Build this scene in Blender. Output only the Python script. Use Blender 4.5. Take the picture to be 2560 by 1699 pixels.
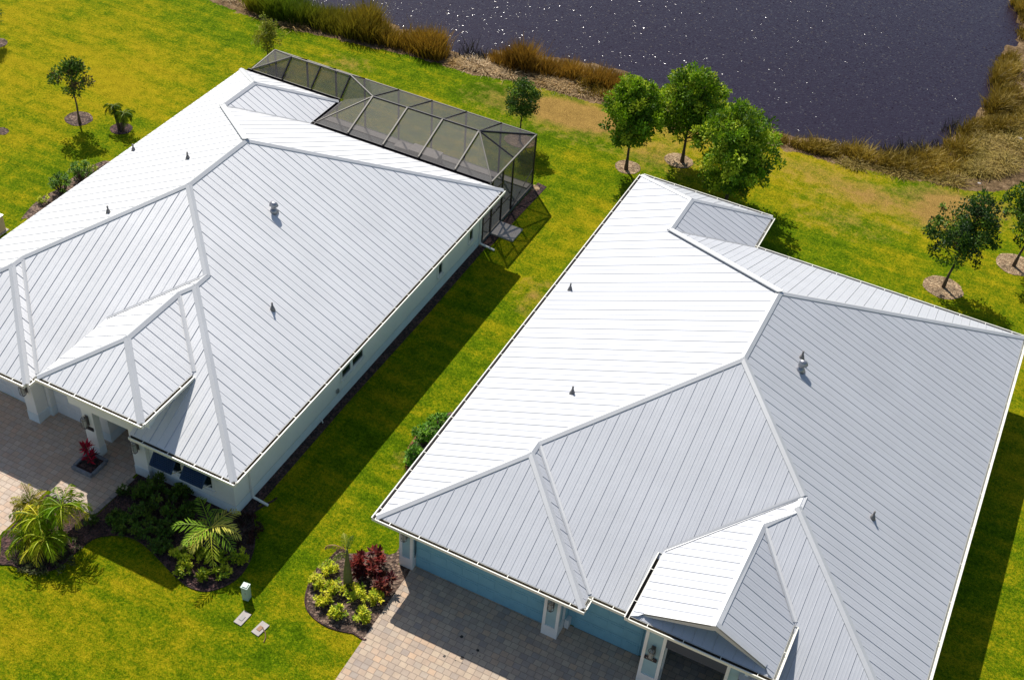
import bpy, bmesh, math, random
from mathutils import Vector, Matrix, Euler, noise
rnd = random.Random(7)
PI = math.pi
for o in list(bpy.data.objects): bpy.data.objects.remove(o)
S = bpy.context.scene; COL = S.collection

# ---------------------------------------------------------------- camera
CX, CY, CZ = 13.322642638836605, -21.41086267813956, 32.867907695945824-0.4288974645608926
CA = (0.8441184722486171, -0.06348433173441224, 0.4649590612482553); CF = 3088.8140814425947
cd = bpy.data.cameras.new("camera"); cam = bpy.data.objects.new("camera", cd); COL.objects.link(cam)
cam.location = (CX, CY, CZ); cam.rotation_euler = CA
cd.sensor_width = 36; cd.lens = CF/2560*36; cd.clip_end = 2000; cd.clip_start = 1
S.camera = cam
# ---------------------------------------------------------------- light
SUN = Vector((-0.63, 0.60, 1.0)).normalized()
EL = math.asin(SUN.z); AZ = math.atan2(SUN.x, SUN.y)
w = bpy.data.worlds.new("World"); S.world = w; w.use_nodes = True
nt = w.node_tree; bg = nt.nodes['Background']
sky = nt.nodes.new('ShaderNodeTexSky'); sky.sky_type = 'NISHITA'; sky.sun_disc = False
sky.sun_elevation = EL; sky.sun_rotation = AZ
sky.air_density = 1.0; sky.dust_density = 1.0; sky.ozone_density = 1.0
nt.links.new(sky.outputs[0], bg.inputs[0]); bg.inputs[1].default_value = 0.078
sd = bpy.data.lights.new("sun", 'SUN'); sd.energy = 4.0; sd.angle = math.radians(0.53); sd.color = (1.0, 0.955, 0.88)
so = bpy.data.objects.new("sun", sd); COL.objects.link(so)
so.rotation_euler = SUN.to_track_quat('Z', 'Y').to_euler(); so.location = (-20, 20, 60)
S.view_settings.view_transform = 'Standard'; S.view_settings.look = 'None'; S.view_settings.exposure = 0.45; S.view_settings.gamma = 1.0

# ---------------------------------------------------------------- picking helpers (points of the plan measured on the ground)
RM = Euler(CA, 'XYZ').to_matrix(); CO = Vector((CX, CY, CZ))
def G(px, py, z=0.0):
    d = RM @ Vector(((px-1280)/CF, -(py-849.5)/CF, -1.0)); t = (z-CZ)/d.z
    return CO + d*t
def Z5(a, b, z=0.0): return G(a/2.7083, 1120+b/2.7083, z)
def Z6(a, b, z=0.0): return G(600+a/2.7083, 1120+b/2.7083, z)

# ---------------------------------------------------------------- materials
MATS = {}
def N(nt, t, **kw):
    n = nt.nodes.new(t)
    for k, v in kw.items():
        if k in n.inputs: n.inputs[k].default_value = v
        else: setattr(n, k, v)
    return n
def mat(name, base, rough=0.6, metal=0.0, spec=0.5, var=0.0, vscale=3.0, bump=0.0, bscale=40.0, attr=False, trans=0.0, detail=4.0):
    m = bpy.data.materials.new(name); m.use_nodes = True; nt = m.node_tree; b = nt.nodes['Principled BSDF']
    b.inputs['Roughness'].default_value = rough; b.inputs['Metallic'].default_value = metal
    b.inputs['Specular IOR Level'].default_value = spec
    b.inputs['Base Color'].default_value = (*base, 1)
    geo = N(nt, 'ShaderNodeTexCoord')
    src = None
    if attr:
        a = N(nt, 'ShaderNodeAttribute', attribute_name='tint'); src = a.outputs['Color']
    if var > 0:
        no = N(nt, 'ShaderNodeTexNoise', Scale=vscale, Detail=detail, Roughness=0.6); nt.links.new(geo.outputs['Object'], no.inputs['Vector'])
        r = N(nt, 'ShaderNodeMapRange'); r.inputs['From Min'].default_value = .3; r.inputs['From Max'].default_value = .7
        r.inputs['To Min'].default_value = 1-var; r.inputs['To Max'].default_value = 1+var
        nt.links.new(no.outputs['Fac'], r.inputs['Value'])
        mx = N(nt, 'ShaderNodeMix', data_type='RGBA', blend_type='MULTIPLY'); mx.inputs['Factor'].default_value = 1
        if src: nt.links.new(src, mx.inputs[6])
        else: mx.inputs[6].default_value = (*base, 1)
        nt.links.new(r.outputs[0], mx.inputs[7]); src = mx.outputs[2]
    if src: nt.links.new(src, b.inputs['Base Color'])
    if bump > 0:
        n2 = N(nt, 'ShaderNodeTexNoise', Scale=bscale, Detail=3.0); nt.links.new(geo.outputs['Object'], n2.inputs['Vector'])
        bp = N(nt, 'ShaderNodeBump', Strength=1.0, Distance=bump); nt.links.new(n2.outputs['Fac'], bp.inputs['Height']); nt.links.new(bp.outputs[0], b.inputs['Normal'])
    if trans > 0:
        tr = N(nt, 'ShaderNodeBsdfTranslucent'); ms = N(nt, 'ShaderNodeMixShader'); ms.inputs[0].default_value = trans
        if src: nt.links.new(src, tr.inputs[0])
        else: tr.inputs[0].default_value = (*base, 1)
        out = nt.nodes['Material Output']
        nt.links.new(b.outputs[0], ms.inputs[1]); nt.links.new(tr.outputs[0], ms.inputs[2]); nt.links.new(ms.outputs[0], out.inputs[0])
    MATS[name] = m; return m

def roof_material(name, base, rough, metal, bump):
    m = mat(name, base, rough, metal)
    nt = m.node_tree; b = nt.nodes['Principled BSDF']
    tc = N(nt, 'ShaderNodeTexCoord')
    n1 = N(nt, 'ShaderNodeTexNoise', Scale=0.7, Detail=3.0); nt.links.new(tc.outputs['Object'], n1.inputs['Vector'])
    n2 = N(nt, 'ShaderNodeTexNoise', Scale=60.0, Detail=2.0); nt.links.new(tc.outputs['Object'], n2.inputs['Vector'])
    ad = N(nt, 'ShaderNodeMath', operation='MULTIPLY_ADD'); nt.links.new(n1.outputs['Fac'], ad.inputs[0]); ad.inputs[1].default_value = .16
    ad2 = N(nt, 'ShaderNodeMath', operation='MULTIPLY_ADD'); nt.links.new(n2.outputs['Fac'], ad2.inputs[0]); ad2.inputs[1].default_value = .08; ad2.inputs[2].default_value = .88
    nt.links.new(ad2.outputs[0], ad.inputs[2])
    vm = N(nt, 'ShaderNodeVectorMath', operation='SCALE'); vm.inputs[0].default_value = base; nt.links.new(ad.outputs[0], vm.inputs['Scale'])
    nt.links.new(vm.outputs[0], b.inputs['Base Color'])
    n3 = N(nt, 'ShaderNodeTexNoise', Scale=1.6, Detail=2.0); nt.links.new(tc.outputs['Object'], n3.inputs['Vector'])
    bp = N(nt, 'ShaderNodeBump', Strength=1.0, Distance=bump); nt.links.new(n3.outputs['Fac'], bp.inputs['Height']); nt.links.new(bp.outputs[0], b.inputs['Normal'])
    return m
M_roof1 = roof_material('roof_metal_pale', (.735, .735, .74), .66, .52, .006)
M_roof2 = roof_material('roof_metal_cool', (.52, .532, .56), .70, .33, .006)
M_ribshade = mat('rib_shade', (.46, .47, .50), .6, .3)  # darker rib tone: shade along the roof ribs painted into the colour
M_cap = roof_material('ridge_flashing', (.56, .565, .57), .58, .4, .004)
M_white = mat('white_paint', (.80, .79, .75), .45, var=.04)
M_gut = mat('gutter_enamel', (.84, .82, .72), .4)
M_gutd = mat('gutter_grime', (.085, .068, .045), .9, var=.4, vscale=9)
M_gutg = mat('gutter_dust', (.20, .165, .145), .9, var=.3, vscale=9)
M_bronze = mat('dark_bronze', (.012, .009, .014), .45)
M_rafter = mat('bronze_rafter', (.13, .118, .10), .5, .1)
M_stucco = mat('white_stucco', (.84, .83, .77), .9, var=.04, vscale=1.5, bump=.006, bscale=60)
M_plinth = mat('plinth_stucco', (.72, .78, .78), .9, var=.05, bump=.006, bscale=60)
M_teal = mat('teal_siding', (.20, .42, .50), .8, var=.06, vscale=2)
M_garw = mat('white_garage_door', (.74, .76, .76), .55, var=.03)
M_gart = mat('teal_garage_door', (.20, .43, .52), .6, var=.06)
M_inset = mat('teal_inset', (.32, .47, .50), .8, var=.05)
M_glass = mat('window_glass', (.006, .018, .024), .06, spec=.6)
M_navy = mat('navy_shutter', (.006, .035, .095), .6, var=.1)
M_sheen = mat('galvanised_pipe', (.38, .38, .40), .35, .7)
M_pipe = mat('lead_boot', (.22, .21, .20), .6, .2)
M_lamp = mat('lantern_iron', (.16, .15, .14), .5, .4)
M_lglass = mat('lantern_glass', (.42, .42, .38), .2)
M_plate = mat('number_plate', (.006, .004, .012), .4)
M_digit = mat('number_digit', (.55, .55, .48), .5)
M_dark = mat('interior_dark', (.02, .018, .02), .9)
M_conc = mat('concrete', (.43, .385, .35), .9, var=.1, vscale=5, bump=.004, bscale=50)
M_deck = mat('lanai_deck', (.34, .31, .28), .9, var=.12, vscale=2)
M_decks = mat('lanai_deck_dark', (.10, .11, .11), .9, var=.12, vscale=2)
M_bark = mat('bark', (.09, .065, .045), .95, var=.3, vscale=15)
M_leaf = mat('foliage', (.1, .2, .02), .55, attr=True, trans=.3, spec=.3)
M_green = mat('utility_paint', (.47, .57, .49), .5, var=.05)
M_stone = mat('edging_stone', (.22, .23, .25), .9, var=.3, vscale=6)
M_hose = mat('brown_pipe', (.18, .09, .04), .7)

# screen mesh: woven fabric that lets part of the light through
m = bpy.data.materials.new('insect_screen'); m.use_nodes = True; nt = m.node_tree; b = nt.nodes['Principled BSDF']
b.inputs['Base Color'].default_value = (.085, .075, .075, 1); b.inputs['Roughness'].default_value = .6
tr = N(nt, 'ShaderNodeBsdfTransparent'); ms = N(nt, 'ShaderNodeMixShader'); ms.inputs[0].default_value = .53
nt.links.new(tr.outputs[0], ms.inputs[1]); nt.links.new(b.outputs[0], ms.inputs[2]); nt.links.new(ms.outputs[0], nt.nodes['Material Output'].inputs[0])
M_screen = m

# mulch
def mulch(name, c1, c2, c3):
    m = bpy.data.materials.new(name); m.use_nodes = True; nt = m.node_tree; b = nt.nodes['Principled BSDF']; b.inputs['Roughness'].default_value = .95
    tc = N(nt, 'ShaderNodeTexCoord')
    vo = N(nt, 'ShaderNodeTexVoronoi', Scale=13.0); nt.links.new(tc.outputs['Object'], vo.inputs['Vector'])
    sp = N(nt, 'ShaderNodeSeparateColor'); nt.links.new(vo.outputs['Color'], sp.inputs[0])
    cr = N(nt, 'ShaderNodeValToRGB'); e = cr.color_ramp.elements; e[0].color = (*c1, 1); e[1].color = (*c3, 1); e[1].position = .95
    k = e.new(.55); k.color = (*c2, 1)
    nt.links.new(sp.outputs[0], cr.inputs[0])
    no = N(nt, 'ShaderNodeTexNoise', Scale=2.0, Detail=5.0); nt.links.new(tc.outputs['Object'], no.inputs['Vector'])
    r = N(nt, 'ShaderNodeMapRange'); r.inputs['From Min'].default_value = .3; r.inputs['From Max'].default_value = .7; r.inputs['To Min'].default_value = .6; r.inputs['To Max'].default_value = 1.3
    nt.links.new(no.outputs['Fac'], r.inputs['Value'])
    mx = N(nt, 'ShaderNodeVectorMath', operation='SCALE'); nt.links.new(cr.outputs[0], mx.inputs[0]); nt.links.new(r.outputs[0], mx.inputs['Scale'])
    nt.links.new(mx.outputs[0], b.inputs['Base Color'])
    bp = N(nt, 'ShaderNodeBump', Strength=1.0, Distance=.05); nt.links.new(vo.outputs['Distance'], bp.inputs['Height']); nt.links.new(bp.outputs[0], b.inputs['Normal'])
    return m
M_mulch = mulch('brown_mulch', (.035, .022, .016), (.10, .06, .042), (.25, .17, .12))
M_mulchd = mulch('dark_mulch', (.02, .012, .012), (.06, .028, .025), (.12, .06, .05))
M_mulcht = mulch('pale_mulch', (.16, .10, .05), (.32, .21, .115), (.46, .33, .19))

# pavers: 20 x 20 and 20 x 30 cm stones, each its own tone
def pavers(name, cols, mortar, ox=0.0, oy=0.0):
    m = bpy.data.materials.new(name); m.use_nodes = True; nt = m.node_tree; b = nt.nodes['Principled BSDF']; b.inputs['Roughness'].default_value = .85
    L = nt.links.new
    tc = N(nt, 'ShaderNodeNewGeometry'); sx = N(nt, 'ShaderNodeSeparateXYZ'); L(tc.outputs['Position'], sx.inputs[0])
    def M(op, a, bb=None, c=None):
        n = N(nt, 'ShaderNodeMath', operation=op)
        for i, v in enumerate((a, bb, c)):
            if v is None: continue
            if isinstance(v, (int, float)): n.inputs[i].default_value = v
            else: L(v, n.inputs[i])
        return n.outputs[0]
    X = sx.outputs[0]; Y = sx.outputs[1]
    v = M('MULTIPLY', Y, 1/.205); row = M('FLOOR', v); fv = M('SUBTRACT', v, row)
    wn = N(nt, 'ShaderNodeTexWhiteNoise', noise_dimensions='1D'); L(row, wn.inputs['W'])
    u = M('ADD', M('MULTIPLY', X, 1/.245), M('MULTIPLY', wn.outputs['Value'], 5.0)); colm = M('FLOOR', u); fu = M('SUBTRACT', u, colm)
    cmb = N(nt, 'ShaderNodeCombineXYZ'); L(colm, cmb.inputs[0]); L(row, cmb.inputs[1])
    wc = N(nt, 'ShaderNodeTexWhiteNoise', noise_dimensions='2D'); L(cmb.outputs[0], wc.inputs['Vector'])
    cr = N(nt, 'ShaderNodeValToRGB'); cr.color_ramp.interpolation = 'LINEAR'
    avg = [sum(c[j] for c in cols)/len(cols) for j in range(3)]; cols = [tuple(c[j]*.72+avg[j]*.28 for j in range(3)) for c in cols]
    e = cr.color_ramp.elements; e[0].color = (*cols[0], 1); e[1].color = (*cols[-1], 1)
    for i, c in enumerate(cols[1:-1]):
        k = e.new((i+1)/(len(cols)-1)); k.color = (*c, 1)
    L(wc.outputs['Value'], cr.inputs[0])
    no = N(nt, 'ShaderNodeTexNoise', Scale=3.0, Detail=6.0, Roughness=.7); L(tc.outputs['Position'], no.inputs['Vector'])
    sc = N(nt, 'ShaderNodeVectorMath', operation='SCALE'); L(cr.outputs[0], sc.inputs[0]); L(M('MULTIPLY_ADD', no.outputs['Fac'], .6, .7), sc.inputs['Scale'])
    def edge(f, k): return M('MAXIMUM', M('LESS_THAN', f, k), M('GREATER_THAN', f, 1-k))
    j = M('MAXIMUM', edge(fu, .03), edge(fv, .035))
    mx = N(nt, 'ShaderNodeMix', data_type='RGBA'); L(j, mx.inputs['Factor']); L(sc.outputs[0], mx.inputs[6]); mx.inputs[7].default_value = (*mortar, 1)
    L(mx.outputs[2], b.inputs['Base Color'])
    bp = N(nt, 'ShaderNodeBump', Strength=.8, Distance=-.01); L(j, bp.inputs['Height']); L(bp.outputs[0], b.inputs['Normal'])
    return m
M_pave1 = pavers('paver_cream', [(.50, .36, .26), (.58, .42, .30), (.46, .38, .31), (.62, .50, .38), (.50, .42, .35), (.60, .40, .28)], (.34, .26, .20))
M_pave2 = pavers('paver_grey', [(.30, .25, .22), (.53, .40, .28), (.40, .31, .24), (.60, .40, .25), (.34, .29, .25), (.56, .44, .31), (.45, .34, .25)], (.26, .20, .155))
M_border = mat('paver_border', (.30, .26, .23), .9, var=.25, vscale=4)

# lawn: attribute 'dry' (yellow), 'tan' (worn), 'bank' (soil)
def lawn_mat():
    m = bpy.data.materials.new('lawn_grass'); m.use_nodes = True; nt = m.node_tree; b = nt.nodes['Principled BSDF']; L = nt.links.new
    b.inputs['Roughness'].default_value = .9; b.inputs['Specular IOR Level'].default_value = .02
    tc = N(nt, 'ShaderNodeNewGeometry'); P = tc.outputs['Position']
    def noi(scale, det=4.0, ro=.6):
        n = N(nt, 'ShaderNodeTexNoise', Scale=scale, Detail=det, Roughness=ro); L(P, n.inputs['Vector']); return n.outputs['Fac']
    def M(op, a, bb=None, c=None, clamp=False):
        n = N(nt, 'ShaderNodeMath', operation=op); n.use_clamp = clamp
        for i, v in enumerate((a, bb, c)):
            if v is None: continue
            if isinstance(v, (int, float)): n.inputs[i].default_value = v
            else: L(v, n.inputs[i])
        return n.outputs[0]
    at = N(nt, 'ShaderNodeAttribute', attribute_name='tint'); sp = N(nt, 'ShaderNodeSeparateColor'); L(at.outputs['Color'], sp.inputs[0])
    dry, tan, bank = sp.outputs[0], sp.outputs[1], sp.outputs[2]
    a = noi(.32, 6.0, .62); c = noi(1.8, 6.0, .7); d = noi(9.0, 5.0, .8); f = noi(26.0, 4.0, .9)
    mp = N(nt, 'ShaderNodeMapping'); mp.inputs['Scale'].default_value = (.10, .9, 1); mp.inputs['Rotation'].default_value = (0, 0, .12); L(P, mp.inputs['Vector'])
    sn = N(nt, 'ShaderNodeTexNoise', Scale=1.6, Detail=4.0, Roughness=.6); L(mp.outputs[0], sn.inputs['Vector'])
    g2 = noi(.09, 3.0, .5); fl = noi(95.0, 2.0, .9)
    # dryness
    k = M('ADD', M('MULTIPLY', M('SUBTRACT', a, .5), 1.3), M('MULTIPLY', M('SUBTRACT', c, .5), 1.1))
    k = M('ADD', k, M('MULTIPLY', M('SUBTRACT', d, .5), 2.2)); k = M('ADD', k, dry); k = M('ADD', k, M('MULTIPLY', M('SUBTRACT', sn.outputs['Fac'], .5), 1.3)); k = M('ADD', k, M('MULTIPLY', M('SUBTRACT', g2, .5), .7))
    cr = N(nt, 'ShaderNodeValToRGB'); e = cr.color_ramp.elements
    e[0].position = .0; e[0].color = (.065, .125, .002, 1); e[1].position = 1.0; e[1].color = (.35, .275, .008, 1)
    for p, cc in ((.3, (.112, .182, .003)), (.55, (.205, .222, .004)), (.78, (.30, .262, .006))):
        q = e.new(p); q.color = (*cc, 1)
    L(k, cr.inputs[0])
    mx = N(nt, 'ShaderNodeMix', data_type='RGBA'); L(cr.outputs[0], mx.inputs[6]); mx.inputs[7].default_value = (.36, .215, .06, 1)
    tk = M('MULTIPLY_ADD', M('SUBTRACT', c, .5), 2.2, M('MULTIPLY', tan, 1.25)); tk = M('MULTIPLY', M('GREATER_THAN', tan, .01), tk, clamp=True); L(M('MULTIPLY', tk, .95), mx.inputs['Factor'])
    # fine blades light / dark
    sc = N(nt, 'ShaderNodeVectorMath', operation='SCALE'); L(mx.outputs[2], sc.inputs[0])
    v = M('ADD', M('MULTIPLY', M('SUBTRACT', f, .5), 5.0), M('MULTIPLY', M('SUBTRACT', fl, .5), 2.4)); v = M('ADD', v, M('MULTIPLY', M('SUBTRACT', c, .5), .9)); v = M('ADD', v, M('MULTIPLY', M('SUBTRACT', d, .5), 1.3)); v = M('ADD', v, 1.0); v = M('MAXIMUM', v, .2)
    L(v, sc.inputs['Scale'])
    # bank soil
    cr2 = N(nt, 'ShaderNodeValToRGB'); e = cr2.color_ramp.elements; e[0].position = .3; e[0].color = (.045, .032, .02, 1); e[1].position = .72; e[1].color = (.38, .26, .15, 1)
    q = e.new(.5); q.color = (.17, .11, .055, 1)
    L(M('MULTIPLY_ADD', M('SUBTRACT', d, .5), .8, c), cr2.inputs[0])
    m3 = N(nt, 'ShaderNodeMix', data_type='RGBA'); L(sc.outputs[0], m3.inputs[6]); L(cr2.outputs[0], m3.inputs[7])
    bk = M('MULTIPLY_ADD', M('SUBTRACT', c, .5), 1.6, bank); L(M('GREATER_THAN', bk, .5), m3.inputs['Factor'])
    L(m3.outputs[2], b.inputs['Base Color'])
    bp = N(nt, 'ShaderNodeBump', Strength=1.0, Distance=.035); L(M('ADD', f, M('MULTIPLY', d, 1.5)), bp.inputs['Height']); L(bp.outputs[0], b.inputs['Normal'])
    return m
M_lawn = lawn_mat()
# water
m = bpy.data.materials.new('pond_water'); m.use_nodes = True; nt = m.node_tree; b = nt.nodes['Principled BSDF']
b.inputs['Base Color'].default_value = (.021, .014, .025, 1); b.inputs['Roughness'].default_value = .13; b.inputs['Specular IOR Level'].default_value = .36; b.inputs['IOR'].default_value = 1.33
tc = N(nt, 'ShaderNodeNewGeometry')
n1 = N(nt, 'ShaderNodeTexNoise', Scale=11.0, Detail=2.0, Roughness=.6); nt.links.new(tc.outputs['Position'], n1.inputs['Vector'])
bp = N(nt, 'ShaderNodeBump', Strength=1.0, Distance=.018); nt.links.new(n1.outputs['Fac'], bp.inputs['Height'])
vo = N(nt, 'ShaderNodeTexVoronoi', Scale=12.0); nt.links.new(tc.outputs['Position'], vo.inputs['Vector'])      # wavelet facets, each with its own tilt
vs = N(nt, 'ShaderNodeVectorMath', operation='SUBTRACT'); nt.links.new(vo.outputs['Color'], vs.inputs[0]); vs.inputs[1].default_value = (.5, .5, .5)
sz = N(nt, 'ShaderNodeSeparateColor'); nt.links.new(vo.outputs['Color'], sz.inputs[0])
g = N(nt, 'ShaderNodeMath', operation='GREATER_THAN'); nt.links.new(sz.outputs[2], g.inputs[0]); g.inputs[1].default_value = .90
ga = N(nt, 'ShaderNodeMath', operation='MULTIPLY_ADD'); nt.links.new(g.outputs[0], ga.inputs[0]); ga.inputs[1].default_value = .44; ga.inputs[2].default_value = .08
cb = N(nt, 'ShaderNodeCombineXYZ'); nt.links.new(ga.outputs[0], cb.inputs[0]); nt.links.new(ga.outputs[0], cb.inputs[1])
vm = N(nt, 'ShaderNodeVectorMath', operation='MULTIPLY_ADD'); nt.links.new(vs.outputs[0], vm.inputs[0]); nt.links.new(cb.outputs[0], vm.inputs[1]); nt.links.new(bp.outputs[0], vm.inputs[2])
vn = N(nt, 'ShaderNodeVectorMath', operation='NORMALIZE'); nt.links.new(vm.outputs[0], vn.inputs[0]); nt.links.new(vn.outputs[0], b.inputs['Normal'])
M_water = m

# ---------------------------------------------------------------- mesh helpers
class MB:
    def __init__(s): s.v = []; s.f = []; s.c = []; s.mi = []
    def face(s, pts, mi=0, c=None):
        i = len(s.v); s.v += [tuple(p) for p in pts]; s.f.append(list(range(i, i+len(pts)))); s.mi.append(mi)
        s.c += [c or (1, 1, 1)]*len(pts)
    def box(s, x0, x1, y0, y1, z0, z1, mi=0):
        P = [(x0, y0, z0), (x1, y0, z0), (x1, y1, z0), (x0, y1, z0), (x0, y0, z1), (x1, y0, z1), (x1, y1, z1), (x0, y1, z1)]
        i = len(s.v); s.v += P; s.c += [(1, 1, 1)]*8
        for q in ((0, 3, 2, 1), (4, 5, 6, 7), (0, 1, 5, 4), (1, 2, 6, 5), (2, 3, 7, 6), (3, 0, 4, 7)): s.f.append([i+k for k in q]); s.mi.append(mi)
    def bar(s, a, b, w, h=None, mi=0, up=Vector((0, 0, 1))):
        a = Vector(a); b = Vector(b); h = h or w; d = (b-a).normalized()
        x = d.cross(up); x = x.normalized() if x.length > 1e-4 else Vector((1, 0, 0)); y = x.cross(d).normalized()
        i = len(s.v)
        for p in (a, b):
            for sx, sy in ((-1, -1), (1, -1), (1, 1), (-1, 1)): s.v.append(tuple(p+x*sx*w/2+y*sy*h/2)); s.c.append((1, 1, 1))
        for q in ((0, 1, 2, 3), (7, 6, 5, 4), (0, 4, 5, 1), (1, 5, 6, 2), (2, 6, 7, 3), (3, 7, 4, 0)): s.f.append([i+k for k in q]); s.mi.append(mi)
    def tube(s, pts, rad, n=8, mi=0, cap=True):
        rings = []
        for k, p in enumerate(pts):
            p = Vector(p); a = Vector(pts[max(k-1, 0)]); b = Vector(pts[min(k+1, len(pts)-1)]); d = (b-a).normalized()
            x = d.cross(Vector((0.13, 0.31, 1))); x = x.normalized() if x.length > 1e-3 else Vector((1, 0, 0)); y = d.cross(x)
            r = rad[k] if isinstance(rad, (list, tuple)) else rad
            i = len(s.v)
            for j in range(n):
                t = 2*PI*j/n; s.v.append(tuple(p+x*math.cos(t)*r+y*math.sin(t)*r)); s.c.append((1, 1, 1))
            rings.append(i)
        for a, b in zip(rings, rings[1:]):
            for j in range(n): s.f.append([a+j, a+(j+1) % n, b+(j+1) % n, b+j]); s.mi.append(mi)
        if cap:
            s.f.append([rings[0]+j for j in range(n)][::-1]); s.mi.append(mi); s.f.append([rings[-1]+j for j in range(n)]); s.mi.append(mi)
    def build(s, name, mats, parent=None, loc=None, col=False, smooth=False):
        me = bpy.data.meshes.new(name); me.from_pydata(s.v, [], s.f)
        if not isinstance(mats, (list, tuple)): mats = [mats]
        for q in mats: me.materials.append(q)
        me.polygons.foreach_set('material_index', s.mi)
        if smooth: me.polygons.foreach_set('use_smooth', [True]*len(s.f))
        if col:
            a = me.color_attributes.new('tint', 'FLOAT_COLOR', 'POINT'); flat = []
            for c in s.c: flat += [c[0], c[1], c[2], 1.0]
            a.data.foreach_set('color', flat)
        me.update()
        o = bpy.data.objects.new(name, me); COL.objects.link(o)
        if parent: o.parent = parent
        if loc is not None: o.location = loc
        return o
def tag(o, label, cat, group=None):
    o['label'] = label; o['category'] = cat
    if group: o['group'] = group
    return o
def thing(name, label, cat, loc=(0, 0, 0), group=None):
    o = bpy.data.objects.new(name, None); COL.objects.link(o); o.location = loc; o.empty_display_size = .2
    return tag(o, label, cat, group)
def struct(o): o['kind'] = 'structure'; return o
def stuff(o): o['kind'] = 'stuff'; return o
def smooth_loop(pts, n=6):
    out = []; L = len(pts)
    for i in range(L):
        p0, p1, p2, p3 = pts[i-1], pts[i], pts[(i+1) % L], pts[(i+2) % L]
        for k in range(n):
            t = k/n; out.append(tuple(.5*((2*p1[j])+(-p0[j]+p2[j])*t+(2*p0[j]-5*p1[j]+4*p2[j]-p3[j])*t*t+(-p0[j]+3*p1[j]-3*p2[j]+p3[j])*t**3) for j in (0, 1)))
    return out
def inpoly(x, y, P):
    c = False; j = len(P)-1
    for i in range(len(P)):
        if (P[i][1] > y) != (P[j][1] > y) and x < (P[j][0]-P[i][0])*(y-P[i][1])/(P[j][1]-P[i][1])+P[i][0]: c = not c
        j = i
    return c
def pdist(x, y, P, closed=True):
    best = 1e9
    for i in range(len(P) if closed else len(P)-1):
        ax, ay = P[i][0], P[i][1]; bx, by = P[(i+1) % len(P)][0], P[(i+1) % len(P)][1]
        dx, dy = bx-ax, by-ay; l = dx*dx+dy*dy
        t = 0 if l == 0 else max(0, min(1, ((x-ax)*dx+(y-ay)*dy)/l)); q = (x-ax-t*dx)**2+(y-ay-t*dy)**2
        if q < best: best = q
    return math.sqrt(best)
def sheet(name, pts, z, material, parent=None, thick=0.0):
    bm = bmesh.new(); vs = [bm.verts.new((p[0], p[1], z)) for p in pts]; f = bm.faces.new(vs)
    if f.normal.z < 0: f.normal_flip()
    bm.normal_update()
    if f.normal.z < 0: bmesh.ops.reverse_faces(bm, faces=[f])
    if thick:
        r = bmesh.ops.extrude_face_region(bm, geom=[f]); 
        for q in r['geom']:
            if isinstance(q, bmesh.types.BMVert): q.co.z += thick
    bmesh.ops.triangulate(bm, faces=bm.faces[:]); bmesh.ops.recalc_face_normals(bm, faces=bm.faces[:])
    if not thick:
        for q in bm.faces:
            if q.normal.z < 0: q.normal_flip()
    me = bpy.data.meshes.new(name); bm.to_mesh(me); bm.free(); me.materials.append(material)
    o = bpy.data.objects.new(name, me); COL.objects.link(o)
    if parent: o.parent = parent
    return o

# ---------------------------------------------------------------- ground, pond
nearL = [G(*p) for p in [(520, 0), (600, 33), (709, 69), (782, 85), (869, 105), (964, 127), (1055, 147), (1120, 167), (1182, 186), (1284, 204), (1364, 222), (1460, 251), (1533, 268), (1646, 314), (1916, 361), (2088, 408), (2284, 447), (2407, 474), (2505, 481), (2560, 457)]]
LAWN_EDGE = [(-80, 24), (-50, 26.5), (-36, 28)]+[(p.x, p.y) for p in nearL]+[(17.2, 37.5), (20, 42), (24, 60), (24, 160), (-80, 160)]
WZ = -0.28
nearW = [G(*p, WZ) for p in [(655, 0), (764, 22), (909, 27), (982, 58), (1117, 105), (1150, 140), (1215, 148), (1226, 115), (1273, 125), (1460, 150), (1547, 172), (1606, 196), (1655, 231), (1916, 322), (1989, 341), (2063, 342), (2127, 366), (2235, 386), (2323, 375), (2382, 334), (2422, 295), (2471, 246), (2480, 172), (2505, 108), (2540, 88), (2540, 29), (2520, 0)]]
WATER_EDGE = [(-80, 28), (-50, 29.5), (-36, 30.2)]+[(p.x, p.y) for p in nearW]+[(10.9, 58), (11.5, 70), (12, 160), (-80, 160)]
TANS = [(G(1400, 285), 1.5, .9), (G(1475, 290), 1.3, .9), (G(1385, 270), 1.0, .6), (G(1500, 310), .8, .8), (G(1700, 330), 1.6, .4), (G(1640, 385), 1.2, .45),
        (G(2155, 485), 1.2, .5), (G(2370, 505), 1.1, 1.0), (G(2340, 530), .8, .8), (G(2030, 430), 1.3, .35), (G(2335, 555), .9, .6), (G(2200, 500), 1.1, .35), (G(2460, 520), .9, .6), (G(2100, 545), 1.2, .2),
        (G(1330, 745), .28, .8), (G(1345, 715), .25, .8), (G(1312, 775), .22, .5), (G(1020, 1150), .25, .5), (G(1245, 250), .9, .35), (G(1700, 1), .1, .1), (G(870, 160), .6, .35)]
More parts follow.
